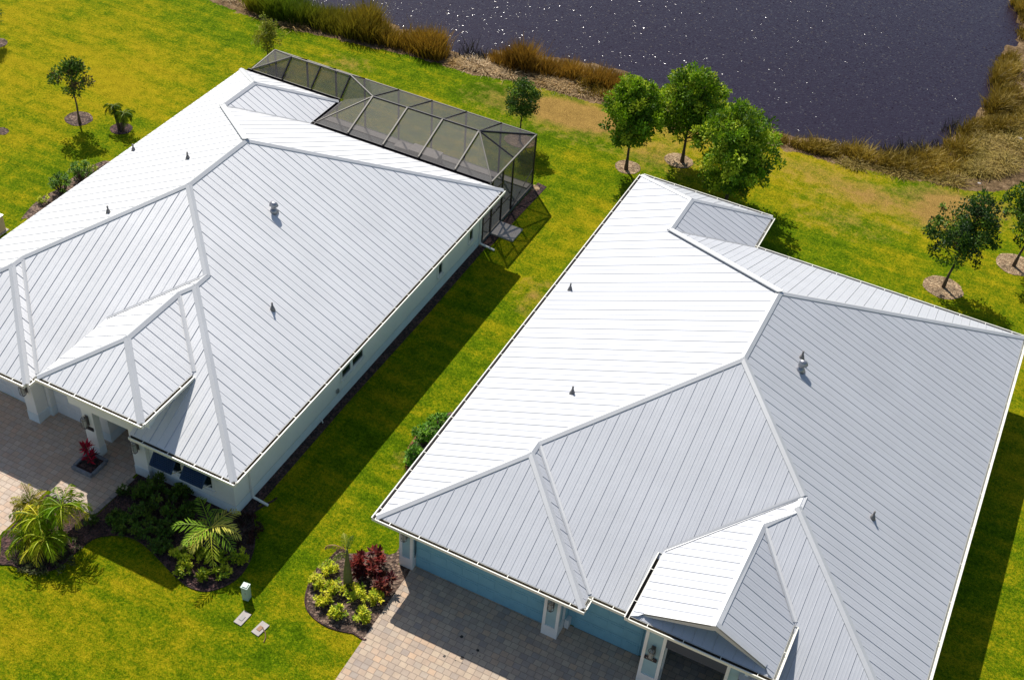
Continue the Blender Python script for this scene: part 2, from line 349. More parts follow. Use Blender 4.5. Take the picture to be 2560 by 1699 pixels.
DRY = [(G(120, 150), 9, .16), (G(50, 30), 8, .06), (G(330, 120), 6, .03), (G(60, 250), 6, .05), (G(850, 180), 3, .12), (G(300, 1550), 3.0, .06), (G(80, 1600), 2.5, .05), (G(2150, 520), 5, .2), (G(2050, 440), 3, .15), (G(1350, 620), 2.5, .14), (G(1700, 340), 4, .3),
       (G(500, 40), 4, -.25), (G(1000, 160), 4, -.3), (G(1100, 950), 2.2, -.10), (G(900, 1150), 2.2, -.08), (G(640, 1450), 2.0, -.12), (G(1250, 240), 3, -.3), (G(1500, 330), 2.6, -.15), (G(1960, 640), 3.5, -.28), (G(2250, 700), 3, -.22), (G(2300, 470), 1.6, -.3), (G(250, 350), 3, -.14), (G(1150, 850), 1.5, -.06), (G(780, 1250), 2, -.10), (G(620, 1600), 2, -.1), (G(1700, 420), 2.5, -.1), (G(1330, 330), 3, -.1), (G(100, 480), 3, -.08)]
def axis(a, b, step, far):
    L = [-far]+[a-40, a-20, a-8]
    v = a
    while v <= b+1e-6: L.append(v); v += step
    return L+[b+8, b+20, b+40, far]
xs = axis(-44, 26, .45, 500); ys = axis(-16, 62, .45, 500)
gb = MB(); nx, ny = len(xs), len(ys)
for y in ys:
    for x in xs:
        z = 0.0; bank = 0.0; dr = .50; tn = 0.0
        if y > 23 and y < 160 and x < 60 and x > -80:
            if inpoly(x, y, LAWN_EDGE):
                d1 = pdist(x, y, LAWN_EDGE); d2 = pdist(x, y, WATER_EDGE)
                if inpoly(x, y, WATER_EDGE): z = WZ-.05-min(1.2, .35*d2)
                else: z = WZ*d1/(d1+d2+1e-6)+.07*noise.noise((x*1.1, y*1.1, 0))*min(1, d1)
                bank = min(1.0, .5+d1*1.6)
            else: bank = max(0.0, .5-pdist(x, y, LAWN_EDGE)*1.6)
        for c, r, k in DRY:
            q = (x-c.x)**2+(y-c.y)**2
            if q < 9*r*r: dr += k*math.exp(-q/(r*r))
        for c, r, k in TANS:
            q = ((x-c.x)*.75)**2+((y-c.y)*1.3)**2
            if q < 9*r*r: tn += k*math.exp(-q/(r*r))
        gb.v.append((x, y, z)); gb.c.append((max(0, dr), tn, bank))
for j in range(ny-1):
    for i in range(nx-1):
        a = j*nx+i; gb.f.append([a, a+1, a+nx+1, a+nx]); gb.mi.append(0)
struct(gb.build('ground', M_lawn, col=True, smooth=True))
wp = [(p[0], p[1]) for p in [(-80, 24), (-50, 26.5), (-36, 28)]]+[(p.x, p.y) for p in nearL[:-2]]+[(14, 36), (22, 42), (22, 160), (-80, 160)]
struct(sheet('water', [(-80, 25), (-30, 27), (-10, 28), (16, 28), (24, 45), (24, 160), (-80, 160)], WZ, M_water))

# ---------------------------------------------------------------- house roofs
def plane3(a, b, c):
    a, b, c = Vector(a), Vector(b), Vector(c); n = (b-a).cross(c-a)
    if n.z < 0: n = -n
    n.normalize(); return lambda u, v: a.z-(n.x*(u-a.x)+n.y*(v-a.y))/n.z
def ribs(mb, poly, zf, along, n3):
    """V-crimp seams running down the slope; along='u' or 'v' is the downslope axis in plan"""
    ax = 0 if along == 'u' else 1; ot = 1-ax
    lo = min(p[ot] for p in poly); hi = max(p[ot] for p in poly)
    k = math.ceil((lo+.06)/.305)
    while k*.305 < hi-.06:
        t = k*.305; major = k % 2 == 0
        for off, wd, ht in ((0, .040, .018 if major else .010), (.102, .05, .0024), (.204, .05, .0024)):
            tt = t+off
            if tt > hi-.04: continue
            hits = []
            for i in range(len(poly)):
                a, b = poly[i], poly[(i+1) % len(poly)]
                if (a[ot] > tt) != (b[ot] > tt): hits.append(a[ax]+(b[ax]-a[ax])*(tt-a[ot])/(b[ot]-a[ot]))
            hits.sort()
            for s, e in zip(hits[::2], hits[1::2]):
                s += .03; e -= .03
                if e-s < .15: continue
                def P(q, o, h):
                    uv = [0, 0]; uv[ax] = q; uv[ot] = tt+o; return (uv[0], uv[1], zf(*uv)+h)
                A = [P(s, -wd/2, .001), P(s, -wd*.12, ht), P(s, wd*.12, ht), P(s, wd/2, .001)]
                B = [P(e, -wd/2, .001), P(e, -wd*.12, ht), P(e, wd*.12, ht), P(e, wd/2, .001)]
                for i in range(3): mb.face([A[i], A[i+1], B[i+1], B[i]] if ax == 0 else [A[i+1], A[i], B[i], B[i+1]], 1 if ht > .015 or (ht > .005 and i == 0) else 0)  # painted shade covers tall ribs whole, middle ribs on one flank
                if ht > .005: mb.face([A[0], A[3], A[2], A[1]]); mb.face([B[0], B[1], B[2], B[3]])
        k += 1
def cap(mat_, roof, a, b, zl, zr, wd=.12, h=.030, ext=.03):
    """folded ridge or hip flashing on the line a-b; zl / zr are the slope functions on its left / right"""
    a = Vector(a); b = Vector(b); d = Vector((b.x-a.x, b.y-a.y, 0)); L = d.length; d.normalize(); n = Vector((-d.y, d.x, 0))
    mb = MB(); rows = []
    steps = max(1, int(L/3.0))
    for k in range(steps+1):
        t = k/steps; p = a.lerp(b, t)
        if k == 0: p -= d*ext
        if k == steps: p += d*ext
        zc = min(zl(p.x, p.y), zr(p.x, p.y)); r = []
        for s, zf in ((1, zl), (-1, zr)):
            q = p+n*s*wd; z = zf(q.x, q.y); r.append([(q.x, q.y, z+.001), (q.x-n.x*s*.004, q.y-n.y*s*.004, z+h)])
        rows.append([r[0][0], r[0][1], (p.x, p.y, zc+h+.012), r[1][1], r[1][0]])
    for A, B in zip(rows, rows[1:]):
        for i in range(4): mb.face([A[i], B[i], B[i+1], A[i+1]])
    mb.face(rows[0][::-1]); mb.face(rows[-1])
    o = mb.build('ridge_cap', mat_, roof); return o
def valley(mat_, roof, a, b, zl, zr, wd=.05):
    a = Vector(a); b = Vector(b); d = Vector((b.x-a.x, b.y-a.y, 0)).normalized(); n = Vector((-d.y, d.x, 0)); mb = MB()
    def row(p):
        q = p+n*wd; r = p-n*wd; return [(q.x, q.y, zl(q.x, q.y)+.024), (p.x, p.y, max(zl(p.x, p.y), zr(p.x, p.y))+.020), (r.x, r.y, zr(r.x, r.y)+.024)]
    A, B = row(a), row(b)
    for i in range(2): mb.face([A[i], B[i], B[i+1], A[i+1]])
    return mb.build('valley_flashing', mat_, roof)
def gutter(parent, a, b, side, lit_bottom=False, name='gutter', strap=.92, wd=.13, mats=None, endcap=True):
    """open box gutter along a-b (local), 'side' = outward unit vector; roof edge height is a.z"""
    a = Vector(a); b = Vector(b); n = Vector((*side, 0)); d = (b-a).normalized(); L = (b-a).length; mb = MB()
    z1 = a.z-.015; z0 = z1-.12
    def Q(t, o, z): p = a+d*t+n*o; return (p.x, p.y, z)
    o0, o1 = .005, wd; th = .012
    prof = [(o1, z0), (o1+.012, z1-.05), (o1+.018, z1+.012), (o1-.016, z1+.012), (o1-.016, z1-.008), (o1-th, z1-.03), (o1-th, z0+.015), (o0+th, z0+.015), (o0+th, z1), (o0, z1), (o0, z0)]
    A = [Q(0, o, z) for o, z in prof]; B = [Q(L, o, z) for o, z in prof]; k = len(prof)
    for i in range(k):
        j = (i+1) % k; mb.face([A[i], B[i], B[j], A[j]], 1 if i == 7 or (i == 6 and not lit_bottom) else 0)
    if lit_bottom: strap = 1.6
    if endcap:
        for t in (0, L-.004):
            c = [Q(t, o0, z0), Q(t, o1, z0), Q(t, o1, z1+.005), Q(t, o0, z1+.005)]; c2 = [Q(t+.004, o0, z0), Q(t+.004, o1, z0), Q(t+.004, o1, z1+.005), Q(t+.004, o0, z1+.005)]
            mb.face(c); mb.face(c2[::-1]); mb.face([c[3], c[2], c2[2], c2[3]])
    ns = int(L/strap)
    for i in range(ns):
        t = (i+.5)*L/ns+rnd.uniform(-.03, .03)
        mb.face([Q(t-.011, o0, z1+.014), Q(t+.011, o0, z1+.014), Q(t+.011, o1, z1+.016), Q(t-.011, o1, z1+.016)])
        mb.face([Q(t-.011, o0, z1+.004), Q(t-.011, o1, z1+.004), Q(t+.011, o1, z1+.004), Q(t+.011, o0, z1+.004)])
        for s in (-.011, .011): mb.face([Q(t+s, o0, z1+.004), Q(t+s, o1, z1+.004), Q(t+s, o1, z1+.016), Q(t+s, o0, z1+.014)])
    return mb.build(name, mats or [M_gut, M_gutd], parent)

H2p = dict(p=.4270055, E=3-.4288975, W=16.689577, g=7.027415, n=.529914, m=-.038326, a=5.005030, c=.858511, e=-.179508, dz=.841782, L=22.058798, k=5.880834, L2=19.661137, rb=.829227, rb2=.806139, rf=.999068, rw=.958628)
H1p = dict(p=.5103066, E=3-.4288975+.1862551, W=14.912727, g=6.375035, n=.530362, m=-.117346, a=4.873936, c=.408521, e=-.402128, dz=1.226476, L=20.924228, k=5.310107, L2=18.637401, rb=.970632, rb2=.958248, rf=.998244, rw=.989725)
def points(h, gable):
    p, E, W, g, n, m, a, c, e, dz, L, k, L2, rb, rb2, rf, rw = [h[q] for q in ('p', 'E', 'W', 'g', 'n', 'm', 'a', 'c', 'e', 'dz', 'L', 'k', 'L2', 'rb', 'rb2', 'rf', 'rw')]
    H = lambda d: E+d*p
    d = {'P0': (0, 0, E), 'P1': (g, 0, E), 'P2': (g, n, E), 'BL': (0, L, E), 'BR': (k, L, E), 'IN': (k, L2, E), 'BRM': (W, L2, E), 'bap': (k/2, L-k/2*rb2, H(k/2)), 'bj': (k/2, L2-k/2*rb, H(k/2)),
         'mrb': (W/2, L2-W/2*rb, H(W/2)), 'mrf': (W/2, n+W/2*rf, H(W/2)), 'gt': (g/2, n+g/2*rf, H(g/2)), 'gb': (g/2, g/2*rf, H(g/2)), 'A': (W-a, n+a*rf, H(a)), 'B': (W-a, m+a*rf, H(a)), 'WR': (W, m, E)}
    pe = p*rw; uc = W-a-c; zc = H(a)-c*pe; hw = (zc-E-dz)/pe
    hr = 1.95337 if gable else hw; ucs = .0969 if gable else 0
    d['C'] = (uc+ucs, m+(zc-E)/p*rf, zc); d['D'] = (uc, e+hw, zc)
    d['eLb'] = (uc-hw, n+dz/p*rf, E+dz); d['eLf'] = (uc-hw, e, E+dz); d['eRf'] = (uc+hr, e, E+dz); d['eRb'] = (uc+hr, m+dz/p*rf, E+dz)
    d['PK'] = (uc+ucs*.6, e+.16, zc)
    return d
def build_roof(h, house, gable, M_r, backgut):
    P = points(h, gable); V = {k: Vector(v) for k, v in P.items()}; E = h['E']; n, m, g, W = h['n'], h['m'], h['g'], h['W']
    uL, uR = P['eLf'][0], P['eRf'][0]
    zL = plane3(P['P0'], P['BL'], P['mrf']); zR = plane3(P['WR'], P['BRM'], P['mrf'])
    zFg = plane3(P['P0'], P['P1'], P['gb']); zF = plane3(P['P2'], (uL, n, E), P['mrf']); zW = plane3(P['WR'], (uL, m, E), P['B'])
    zG = plane3(P['P1'], P['P2'], P['gb']); zB = plane3(P['IN'], P['BRM'], P['mrb']); zBR = plane3(P['BR'], P['IN'], P['bj']); zBB = plane3(P['BL'], P['BR'], P['bap'])
    if gable:
        zEL = plane3(P['eLf'], P['eLb'], P['C']); zER = plane3(P['eRf'], P['eRb'], P['C']); zEF = None
    else:
        zEL = plane3(P['eLf'], P['eLb'], P['D']); zER = plane3(P['eRf'], P['eRb'], P['D']); zEF = plane3(P['eLf'], P['eRf'], P['D'])
    uu = uL+.35; vv = P['eLb'][1]+(P['A'][1]-P['eLb'][1])*.35/(P['A'][0]-uL)
    uw = uR-.9
    faces = [(['P0', 'gb', 'gt', 'mrf', 'mrb', 'bj', 'bap', 'BL'], zL, 'u'), (['P0', 'P1', 'gb'], zFg, 'v'), (['P1', 'P2', 'gt', 'gb'], zG, 'u'),
             (['P2', (uu, n), (uu, vv), 'A', 'mrf', 'gt'], zF, 'v'),
             ([(uw, m), 'WR', 'B', 'C', 'eRb', (uw, P['eRb'][1])], zW, 'v'),
             (['WR', 'BRM', 'mrb', 'mrf', 'A', 'B'], zR, 'u'), (['IN', 'BRM', 'mrb', 'bj'], zB, 'v'), (['BR', 'bap', 'bj', 'IN'], zBR, 'u'), (['BL', 'BR', 'bap'], zBB, 'v')]
    if gable:
        sL, sR = .22, .18; v0 = h['e']; vr = v0+.16
        faces += [([(uL, v0), (uL+sL, v0+.05), (uL+sL+.12, vr), 'PK', 'C', 'B', 'A', 'eLb'], zEL, 'u'), ([(uR, v0), (uR-sR, v0+.05), (uR-sR-.1, vr), 'PK', 'C', 'eRb'], zER, 'u')]
    else:
        faces += [(['eLf', 'D', 'C', 'B', 'A', 'eLb'], zEL, 'u'), (['eRf', 'D', 'C', 'eRb'], zER, 'u'), (['eLf', 'eRf', 'D'], zEF, 'v')]
    mb = MB()
    for names, zf, ax in faces:
        poly = [(V[q].x, V[q].y) if isinstance(q, str) else q for q in names]
        top = [(u, v, zf(u, v)) for u, v in poly]
        ar = sum(poly[i-1][0]*poly[i][1]-poly[i][0]*poly[i-1][1] for i in range(len(poly)))
        if ar < 0: top = top[::-1]; poly = poly[::-1]
        mb.face(top); mb.face([(u, v, z-.03) for u, v, z in top][::-1])
        k = len(top)
        for i in range(k):
            a, b = top[i], top[(i+1) % k]; mb.face([(a[0], a[1], a[2]-.03), (b[0], b[1], b[2]-.03), b, a])
        ribs(mb, poly, zf, ax, None)
    # triangulate the concave sheets safely
    me_o = mb.build('roof', [M_r, M_ribshade], house); bm = bmesh.new(); bm.from_mesh(me_o.data); bmesh.ops.triangulate(bm, faces=[f for f in bm.faces if len(f.verts) > 4]); bm.to_mesh(me_o.data); bm.free()
    roof = me_o
    C = lambda a, b, l, r, w=.125: cap(M_cap, roof, P[a], P[b], l, r, w)
    C('mrf', 'mrb', zL, zR); C('BL', 'bap', zL if False else zBB, zL); C('bap', 'BR', zBR, zBB) if False else C('BR', 'bap', zBR, zBB)
    C('bj', 'bap', zL, zBR, .13); C('mrb', 'bj', zB, zL) if False else C('bj', 'mrb', zL if False else zL, zB); C('mrb', 'BRM', zB, zR)
    C('gt', 'mrf', zL, zF); C('gb', 'gt', zL, zG, .12); C('P0', 'gb', zL, zFg); C('gb', 'P1', zG, zFg)
    C('mrf', 'A', zR, zF); C('A', 'B', zR, zEL, .12); C('B', 'WR', zR, zW); C('C', 'B', zEL, zW, .13)
    if gable: C('PK', 'C', zEL, zER, .13)
    else: C('D', 'C', zEL, zER, .13); C('eLf', 'D', zEL, zEF); C('D', 'eRf', zER, zEF)
    Vl = lambda a, b, l, r, w=.05: valley(M_cap, roof, P[a], P[b], l, r, w)
    Vl('gt', 'P2', zF, zG, .06); Vl('eLb', 'A', zF, zEL, .05); Vl('C', 'eRb', zW, zER, .07); Vl('bj', 'IN', zBR, zB, .035)
    # fascia boards and soffit
    def board(name, a, b, side, hgt=.17):
        a = Vector(a); b = Vector(b); nn = Vector((*side, 0)); q = MB()
        d = (b-a).normalized()
        a0 = a-nn*.02; b0 = b-nn*.02
        q.face([a0-Vector((0, 0, hgt)), b0-Vector((0, 0, hgt)), b0-Vector((0, 0, .03)), a0-Vector((0, 0, .03))]); 
        q.face([(a0-nn*.02)-Vector((0, 0, hgt)), (a0-nn*.02)-Vector((0, 0, .03)), (b0-nn*.02)-Vector((0, 0, .03)), (b0-nn*.02)-Vector((0, 0, hgt))])
        q.face([a0-Vector((0, 0, hgt)), (a0-nn*.02)-Vector((0, 0, hgt)), (b0-nn*.02)-Vector((0, 0, hgt)), b0-Vector((0, 0, hgt))])
        return q.build(name, M_white, house)
    board('fascia', P['P0'], P['BL'], (-1, 0)); board('fascia', P['P0'], P['P1'], (0, -1)); board('fascia', P['P1'], P['P2'], (1, 0))
    board('fascia', P['P2'], (uL+.3, n, E), (0, -1)); board('fascia', P['eLf'], P['eLb'], (-1, 0)); board('fascia', P['eLf'], P['eRf'], (0, -1)); board('fascia', P['eRf'], P['eRb'], (1, 0))
    board('fascia', (uw, m, E), P['WR'], (0, -1)); board('fascia', P['WR'], P['BRM'], (1, 0)); board('fascia', P['IN'], P['BRM'], (0, 1)); board('fascia', P['BR'], P['IN'], (1, 0)); board('fascia', P['BL'], P['BR'], (0, 1))
    sf = MB(); zs = E-.17; ov = .62
    def srect(u0, u1, v0, v1, z=zs): sf.face([(u0, v0, z), (u0, v1, z), (u1, v1, z), (u1, v0, z)])
    L, k, L2 = h['L'], h['k'], h['L2']
    srect(.04, 1.2, .04, L-.04); srect(1.2, g-.04, .04, 1.5); srect(1.2, k-.04, L-1.2, L-.04); srect(W-1.2, W-.04, m+.04, L2-.04); srect(k, W-1.2, L2-1.2, L2-.04); srect(uw, W-1.2, m+.04, m+.8)
    srect(g-.04, uL+.4, n+.04, 2.2); srect(uL+.04, uR-.04, P['eLf'][1]+.04, P['eLf'][1]+3.2, E+h['dz']-.17); 
    sf.build('soffit', M_white, house)
    return P, dict(zL=zL, zR=zR, zF=zF, zW=zW, zEL=zEL, zER=zER, zB=zB), (uL, uR, uw)

def wallprism(mb, path, z0, z1, closed=True, mi=0):
    k = len(path)
    for i in range(k if closed else k-1):
        a, b = path[i], path[(i+1) % k]; mb.face([(a[0], a[1], z0), (b[0], b[1], z0), (b[0], b[1], z1), (a[0], a[1], z1)], mi)
def window(house, plane, c0, c1, z0, z1, w, mull=None, name='window', sill=True):
    """plane 'v' = front wall at v=w facing -v ; 'u' = side wall at u=w facing +u"""
    def B(mb, a0, a1, d0, d1, q0, q1, mi=0):
        if plane == 'v': mb.box(a0, a1, w-d1, w-d0, q0, q1, mi)
        else: mb.box(w+d0, w+d1, a0, a1, q0, q1, mi)
    fr = MB(); t = .06
    B(fr, c0-t, c0, .002, .05, z0-t, z1+t); B(fr, c1, c1+t, .002, .05, z0-t, z1+t); B(fr, c0, c1, .002, .05, z1, z1+t); B(fr, c0, c1, .002, .05, z0-t, z0)
    if mull: B(fr, mull-.07, mull+.07, .002, .045, z0, z1)
    f = fr.build(name, M_white, house)
    gl = MB(); B(gl, c0, c1, .001, .012, z0, z1); B(gl, c0, c1, .012, .022, (z0+z1)/2-.015, (z0+z1)/2+.015, 1); gl.build('pane', [M_glass, M_white], f)
    if sill:
        s = MB(); B(s, c0-t-.03, c1+t+.03, .002, .10, z0-t-.06, z0-t-.003); s.build('sill', M_white, f)
    return f
def downspout(house, u, v, ztop, elbow):
    mb = MB(); mb.box(u-.04, u+.04, v-.03, v+.03, .12, ztop)
    mb.bar((u, v, .14), (u+elbow[0], v+elbow[1], .05), .075, .06)
    mb.bar((u, v, ztop), (u+.35*(1 if elbow[0] > 0 else -1), v, ztop+.28), .07, .06)
    for z in (.6, 1.8): mb.box(u-.05, u+.05, v-.045, v+.035, z, z+.03)
    return mb.build('downspout', M_white, house)
def vent_pipe(house, u, v, zf, boot=.075, pipe=.035, hgt=.30, m=None, hood=False):
    z = zf(u, v); mb = MB()
    mb.tube([(u, v, z-.06), (u, v, z+.07), (u, v, z+.16)], [boot*1.5, boot, pipe*1.3], 14)
    o = mb.build('vent_pipe', m or M_pipe, house, smooth=True)
    m2 = MB()
    if hood:
        pts = [(u, v, z+.05), (u, v, z+.26)]; m2.tube(pts, [.085, .085], 14)
        m2.tube([(u-.09, v-.02, z+.30), (u+.10, v+.01, z+.28), (u+.13, v+.01, z+.22)], [.11, .12, .10], 14)
    else: m2.tube([(u, v, z+.1), (u, v, z+hgt)], pipe, 10)
    m2.build('vent_stack', M_sheen if hood else M_pipe, o, smooth=True)
    return o
def lantern(house, u, v, z, s=1.0):
    """hexagonal caged wall lantern on a front wall at v"""
    b = MB(); b.box(u-.06*s, u+.06*s, v-.012, v-.001, z-.2*s, z+.2*s); b.bar((u, v, z+.12*s), (u, v-.12*s, z+.16*s), .02, .02)
    cy = v-.13*s
    for k in range(6):
        t = k*PI/3; c, sn = math.cos(t), math.sin(t); t2 = t+PI/3
        b.bar((u+.03*s*c, cy+.03*s*sn, z+.24*s), (u+.10*s*c, cy+.10*s*sn, z+.14*s), .012); b.bar((u+.10*s*c, cy+.10*s*sn, z+.14*s), (u+.10*s*c, cy+.10*s*sn, z-.16*s), .012)
        b.bar((u+.10*s*c, cy+.10*s*sn, z-.16*s), (u, cy, z-.28*s), .012)
        for zz in (.14, -.16): b.bar((u+.10*s*c, cy+.10*s*sn, z+zz*s), (u+.10*s*math.cos(t2), cy+.10*s*math.sin(t2), z+zz*s), .012)
    o = b.build('wall_lantern', M_lamp, house)
    g = MB(); g.tube([(u, cy, z-.15*s), (u, cy, z+.14*s)], .065*s, 6); g.build('lantern_glass', M_lglass, o)
    return o

# ================================================================ HOUSE 1 (left, white walls, screened pool cage)
O1 = (-19.48677, -1.02153, 0)
h1 = thing('house', 'white walled house on the left with pale metal hip roof and navy shutters', 'house', O1)
P, Z1, (uL, uR, uw) = build_roof(H1p, h1, False, M_roof1, True)
E1 = H1p['E']; W1 = H1p['W']
gutter(h1, (0, 0, E1), (6.375, 0, E1), (0, -1)); 
gutter(h1, (6.375, 0, E1), (6.375, .5, E1), (1, 0), strap=.45)
gutter(h1, (uL-.0, P['eLf'][1], E1+1.2265), (uR+.12, P['eLf'][1], E1+1.2265), (0, -1)); gutter(h1, (uR, P['eRf'][1], E1+1.2265), (uR, P['eRb'][1]-.15, E1+1.2265), (1, 0))
gutter(h1, (uw+.05, H1p['m'], E1), (W1+.12, H1p['m'], E1), (0, -1)); gutter(h1, (W1, H1p['m'], E1), (W1, 18.62, E1), (1, 0))
bz = [M_bronze, M_gutd]
gutter(h1, (.25, 20.924, E1+.02), (5.31, 20.924, E1+.02), (0, 1), name='super_gutter', wd=.19, mats=[M_bronze, M_bronze], strap=9)
gutter(h1, (5.31, 20.924, E1+.02), (5.31, 18.66, E1+.02), (1, 0), name='super_gutter', wd=.19, mats=[M_bronze, M_bronze], strap=9)
gutter(h1, (5.35, 18.637, E1+.02), (14.2, 18.637, E1+.02), (0, 1), name='super_gutter', wd=.19, mats=[M_bronze, M_bronze], strap=9)
wl = MB(); zt = E1-.17
wallprism(wl, [(.6, 1.2), (.6, 20.3), (4.7, 20.3), (4.7, 18.0), (14.25, 18.0), (14.25, .59), (10.18, .59), (10.18, 3.4), (8.53, 3.4), (8.53, 1.13), (8.0, 1.13), (8.0, 1.38), (5.91, 1.38), (5.91, 1.13), (5.79, 1.13), (5.3, 1.13), (5.3, 1.2)], .42, zt)
wallprism(wl, [(uL+.35, .5), (uL+.35, 3.2)], E1-.4, E1+1.05, False); wallprism(wl, [(uR-.35, 2.2), (uR-.35, .5)], E1-.4, E1+1.05, False)
wl.box(uL+.35, uR-.35, .25, .5, E1-.35, E1+1.05)
wl.build('wall', M_stucco, h1)
pl = MB(); q = .015
wallprism(pl, [(.6-q, 1.2), (.6-q, 20.3+q), (4.7+q, 20.3+q), (4.7+q, 18.0+q), (14.25+q, 18.0+q), (14.25+q, .59-q), (10.18-q, .59-q), (10.18-q, 3.4), (8.53+q, 3.4), (8.53+q, 1.13-q), (8.0-q, 1.13-q), (8.0-q, 1.38), (5.91+q, 1.38), (5.91+q, 1.13-q), (5.79, 1.13-q), (5.3, 1.13-q)], -.05, .44)
pl.build('plinth', M_plinth, h1)
def pillar1(u0, u1, v0, v1, zt):
    b = MB(); b.box(u0+.015, u1-.015, v0+.015, v1-.015, .44, zt); o = b.build('pillar', M_stucco, h1)
    c = MB(); c.box(u0, u1, v0, v1, -.02, .44); c.build('pillar_base', M_plinth, o)
pillar1(5.29, 5.79, .58, 1.125, zt); pillar1(8.2, 8.70, .39, .70, E1+.9); pillar1(10.18, 10.80, .41, .585, zt+.4); pillar1(.6, 1.1, .58, 1.195, zt)
def garage(house, u0, u1, v, M_, z=2.25):
    b = MB(); nrow = 4; nc = max(2, round((u1-u0)/.6))
    for r in range(nrow):
        z0 = .01+r*z/nrow; b.box(u0, u1, v, v+.04, z0, z0+z/nrow-.012)
        for c in range(nc):
            a = u0+(u1-u0)*c/nc; bb = u0+(u1-u0)*(c+1)/nc; b.box(a+.06, bb-.06, v-.012, v+.0, z0+.09, z0+z/nrow-.10)
    return b.build('garage_door', M_, house)
garage(h1, 1.1, 5.28, 1.14, M_garw); garage(h1, 5.93, 7.98, 1.345, M_garw)
# shuttered front windows
for c0, c1 in ((11.42, 12.15), (12.66, 13.39)):
    f = window(h1, 'v', c0, c1, .87, 2.0, .59)
    s = MB(); t = Vector((0, 0, 0)); s0, s1 = c0-.12, c1+.06
    T = [(s0, .53, 2.08), (s1, .53, 2.08), (s1, -.02, 1.45), (s0, -.02, 1.45)]
    nrm = Vector((0, -.755, .655))*.03
    s.face(T); s.face([tuple(Vector(p)-nrm) for p in T][::-1])
    for i in range(4): a, b_ = Vector(T[i]), Vector(T[(i+1) % 4]); s.face([a, a-nrm, b_-nrm, b_])
    for k in range(14):
        y = .53-.55*(k+.5)/14; z = 2.08-.63*(k+.5)/14; s.bar((s0+.04, y-.012, z+.01), (s1-.04, y-.012, z+.01), .03, .012)
    sh = s.build('shutter', M_navy, f)
    a = MB(); a.bar((s1-.03, -.0, 1.46), (s1-.10, .55, 1.05), .03); a.build('shutter_stay', M_white, sh); a = MB(); a.bar((s0+.03, -.0, 1.46), (s0+.10, .55, 1.05), .03); a.build('shutter_stay', M_white, sh)
window(h1, 'u', 16.98, 17.28, .85, 2.1, 14.25); window(h1, 'u', 14.32, 14.62, .85, 2.1, 14.25); window(h1, 'u', 7.1, 8.52, 1.0, 2.1, 14.25, mull=7.74)
downspout(h1, 14.31, 1.42, zt-.2, (.62, .0)); downspout(h1, 14.31, 17.96, zt-.2, (.72, 0)); 
b = MB(); b.box(14.255, 14.33, 6.7, 6.82, .55, .72); b.build('outlet_box', M_sheen, h1)
b = MB(); b.tube([(14.25, 5.6, .18), (14.36, 5.6, .18), (14.38, 5.6, .06)], .025, 8); b.build('drain_spout', M_white, h1); b = MB(); b.tube([(14.25, 17.5, .35), (14.34, 17.5, .35), (14.35, 17.5, .25)], .02, 8); b.build('drain_spout', M_white, h1)
for u, v, zf in ((.62, 12.57, 'zL'), (5.34, 10.49, 'zL'), (4.86, 6.48, 'zL'), (12.19, 6.07, 'zR')): vent_pipe(h1, u, v, Z1[zf])
vent_pipe(h1, 9.88, 9.58, Z1['zR'], boot=.13, hood=True, m=M_sheen)
lantern(h1, 5.52, .595, 1.68, 1.15); lantern(h1, 8.42, .40, 1.72, 1.15); lantern(h1, 10.48, .425, 1.6, 1.2)
b = MB(); b.box(8.27, 8.62, .375, .40, 1.26, 1.42); o = b.build('number_plate', M_plate, h1)

# ---- screen cage
cg = thing('screen_enclosure', 'dark mesh screened pool cage with pale rafters along the back of the left house', 'screen enclosure', O1)
zE = 2.78; rz = 3.57
r0, r3 = Vector((7.17, 20.93, rz)), Vector((12.52, 20.98, rz)); b0, b2 = Vector((2.12, 22.0, 3.53)), Vector((5.32, 22.03, 3.53))
GL, GR = (5.45, 18.85, zE), (14.28, 18.85, zE); BRc = (14.28, 23.2, zE); BLc = (.30, 23.2, zE); BG0 = (.45, 21.14, zE); BG1 = (5.52, 21.14, zE)
sc = MB()
def sface(*p): sc.face([tuple(q) for q in p])
sface(GL, GR, r3, r0); sface(GR, BRc, r3); sface(r3, BRc, (5.6, 23.2, zE), r0); sface(r0, (5.6, 23.2, zE), b2); sface(b2, (5.6, 23.2, zE), BLc, b0); sface(b0, BLc, BG0); sface(BG0, BG1, b2, b0); sface(BG1, GL, r0); sface(BG1, r0, b2)
sface((14.28, 18.1, .1), (14.28, 23.2, .1), BRc, (14.28, 18.1, zE)); sface((14.28, 23.2, .1), (.3, 23.2, .1), BLc, BRc); sface((.3, 23.2, .1), (.3, 20.4, .1), (.3, 20.4, zE), BLc)
sc.build('screen_mesh', M_screen, cg)
def beam(name, a, b, w, h, M_=M_rafter): q = MB(); q.bar(a, b, w, h); return q.build(name, M_, cg)
us = [7.17, 8.95, 10.73, 12.52]
for u in us:
    beam('rafter', (u, 18.83, zE+.02), (u, r0.y, rz), .06, .09); beam('rafter', (u, r0.y, rz), (u, 23.2, zE+.02), .045, .07, M_bronze)
for u in (2.12, 3.73, 5.32):
    beam('rafter', (u, 21.14, zE+.02), (u, 22.0, 3.53), .05, .08, M_bronze); beam('rafter', (u, 22.0, 3.53), (u, 23.2, zE+.02), .045, .07, M_bronze)
beam('ridge_beam', r0, r3, .05, .07, M_bronze); beam('ridge_beam', b0, b2, .05, .06, M_rafter); beam('hip_beam', b2, r0, .05, .06); beam('hip_beam', BG0, b0, .05, .06); beam('hip_beam', b0, BLc, .05, .06)
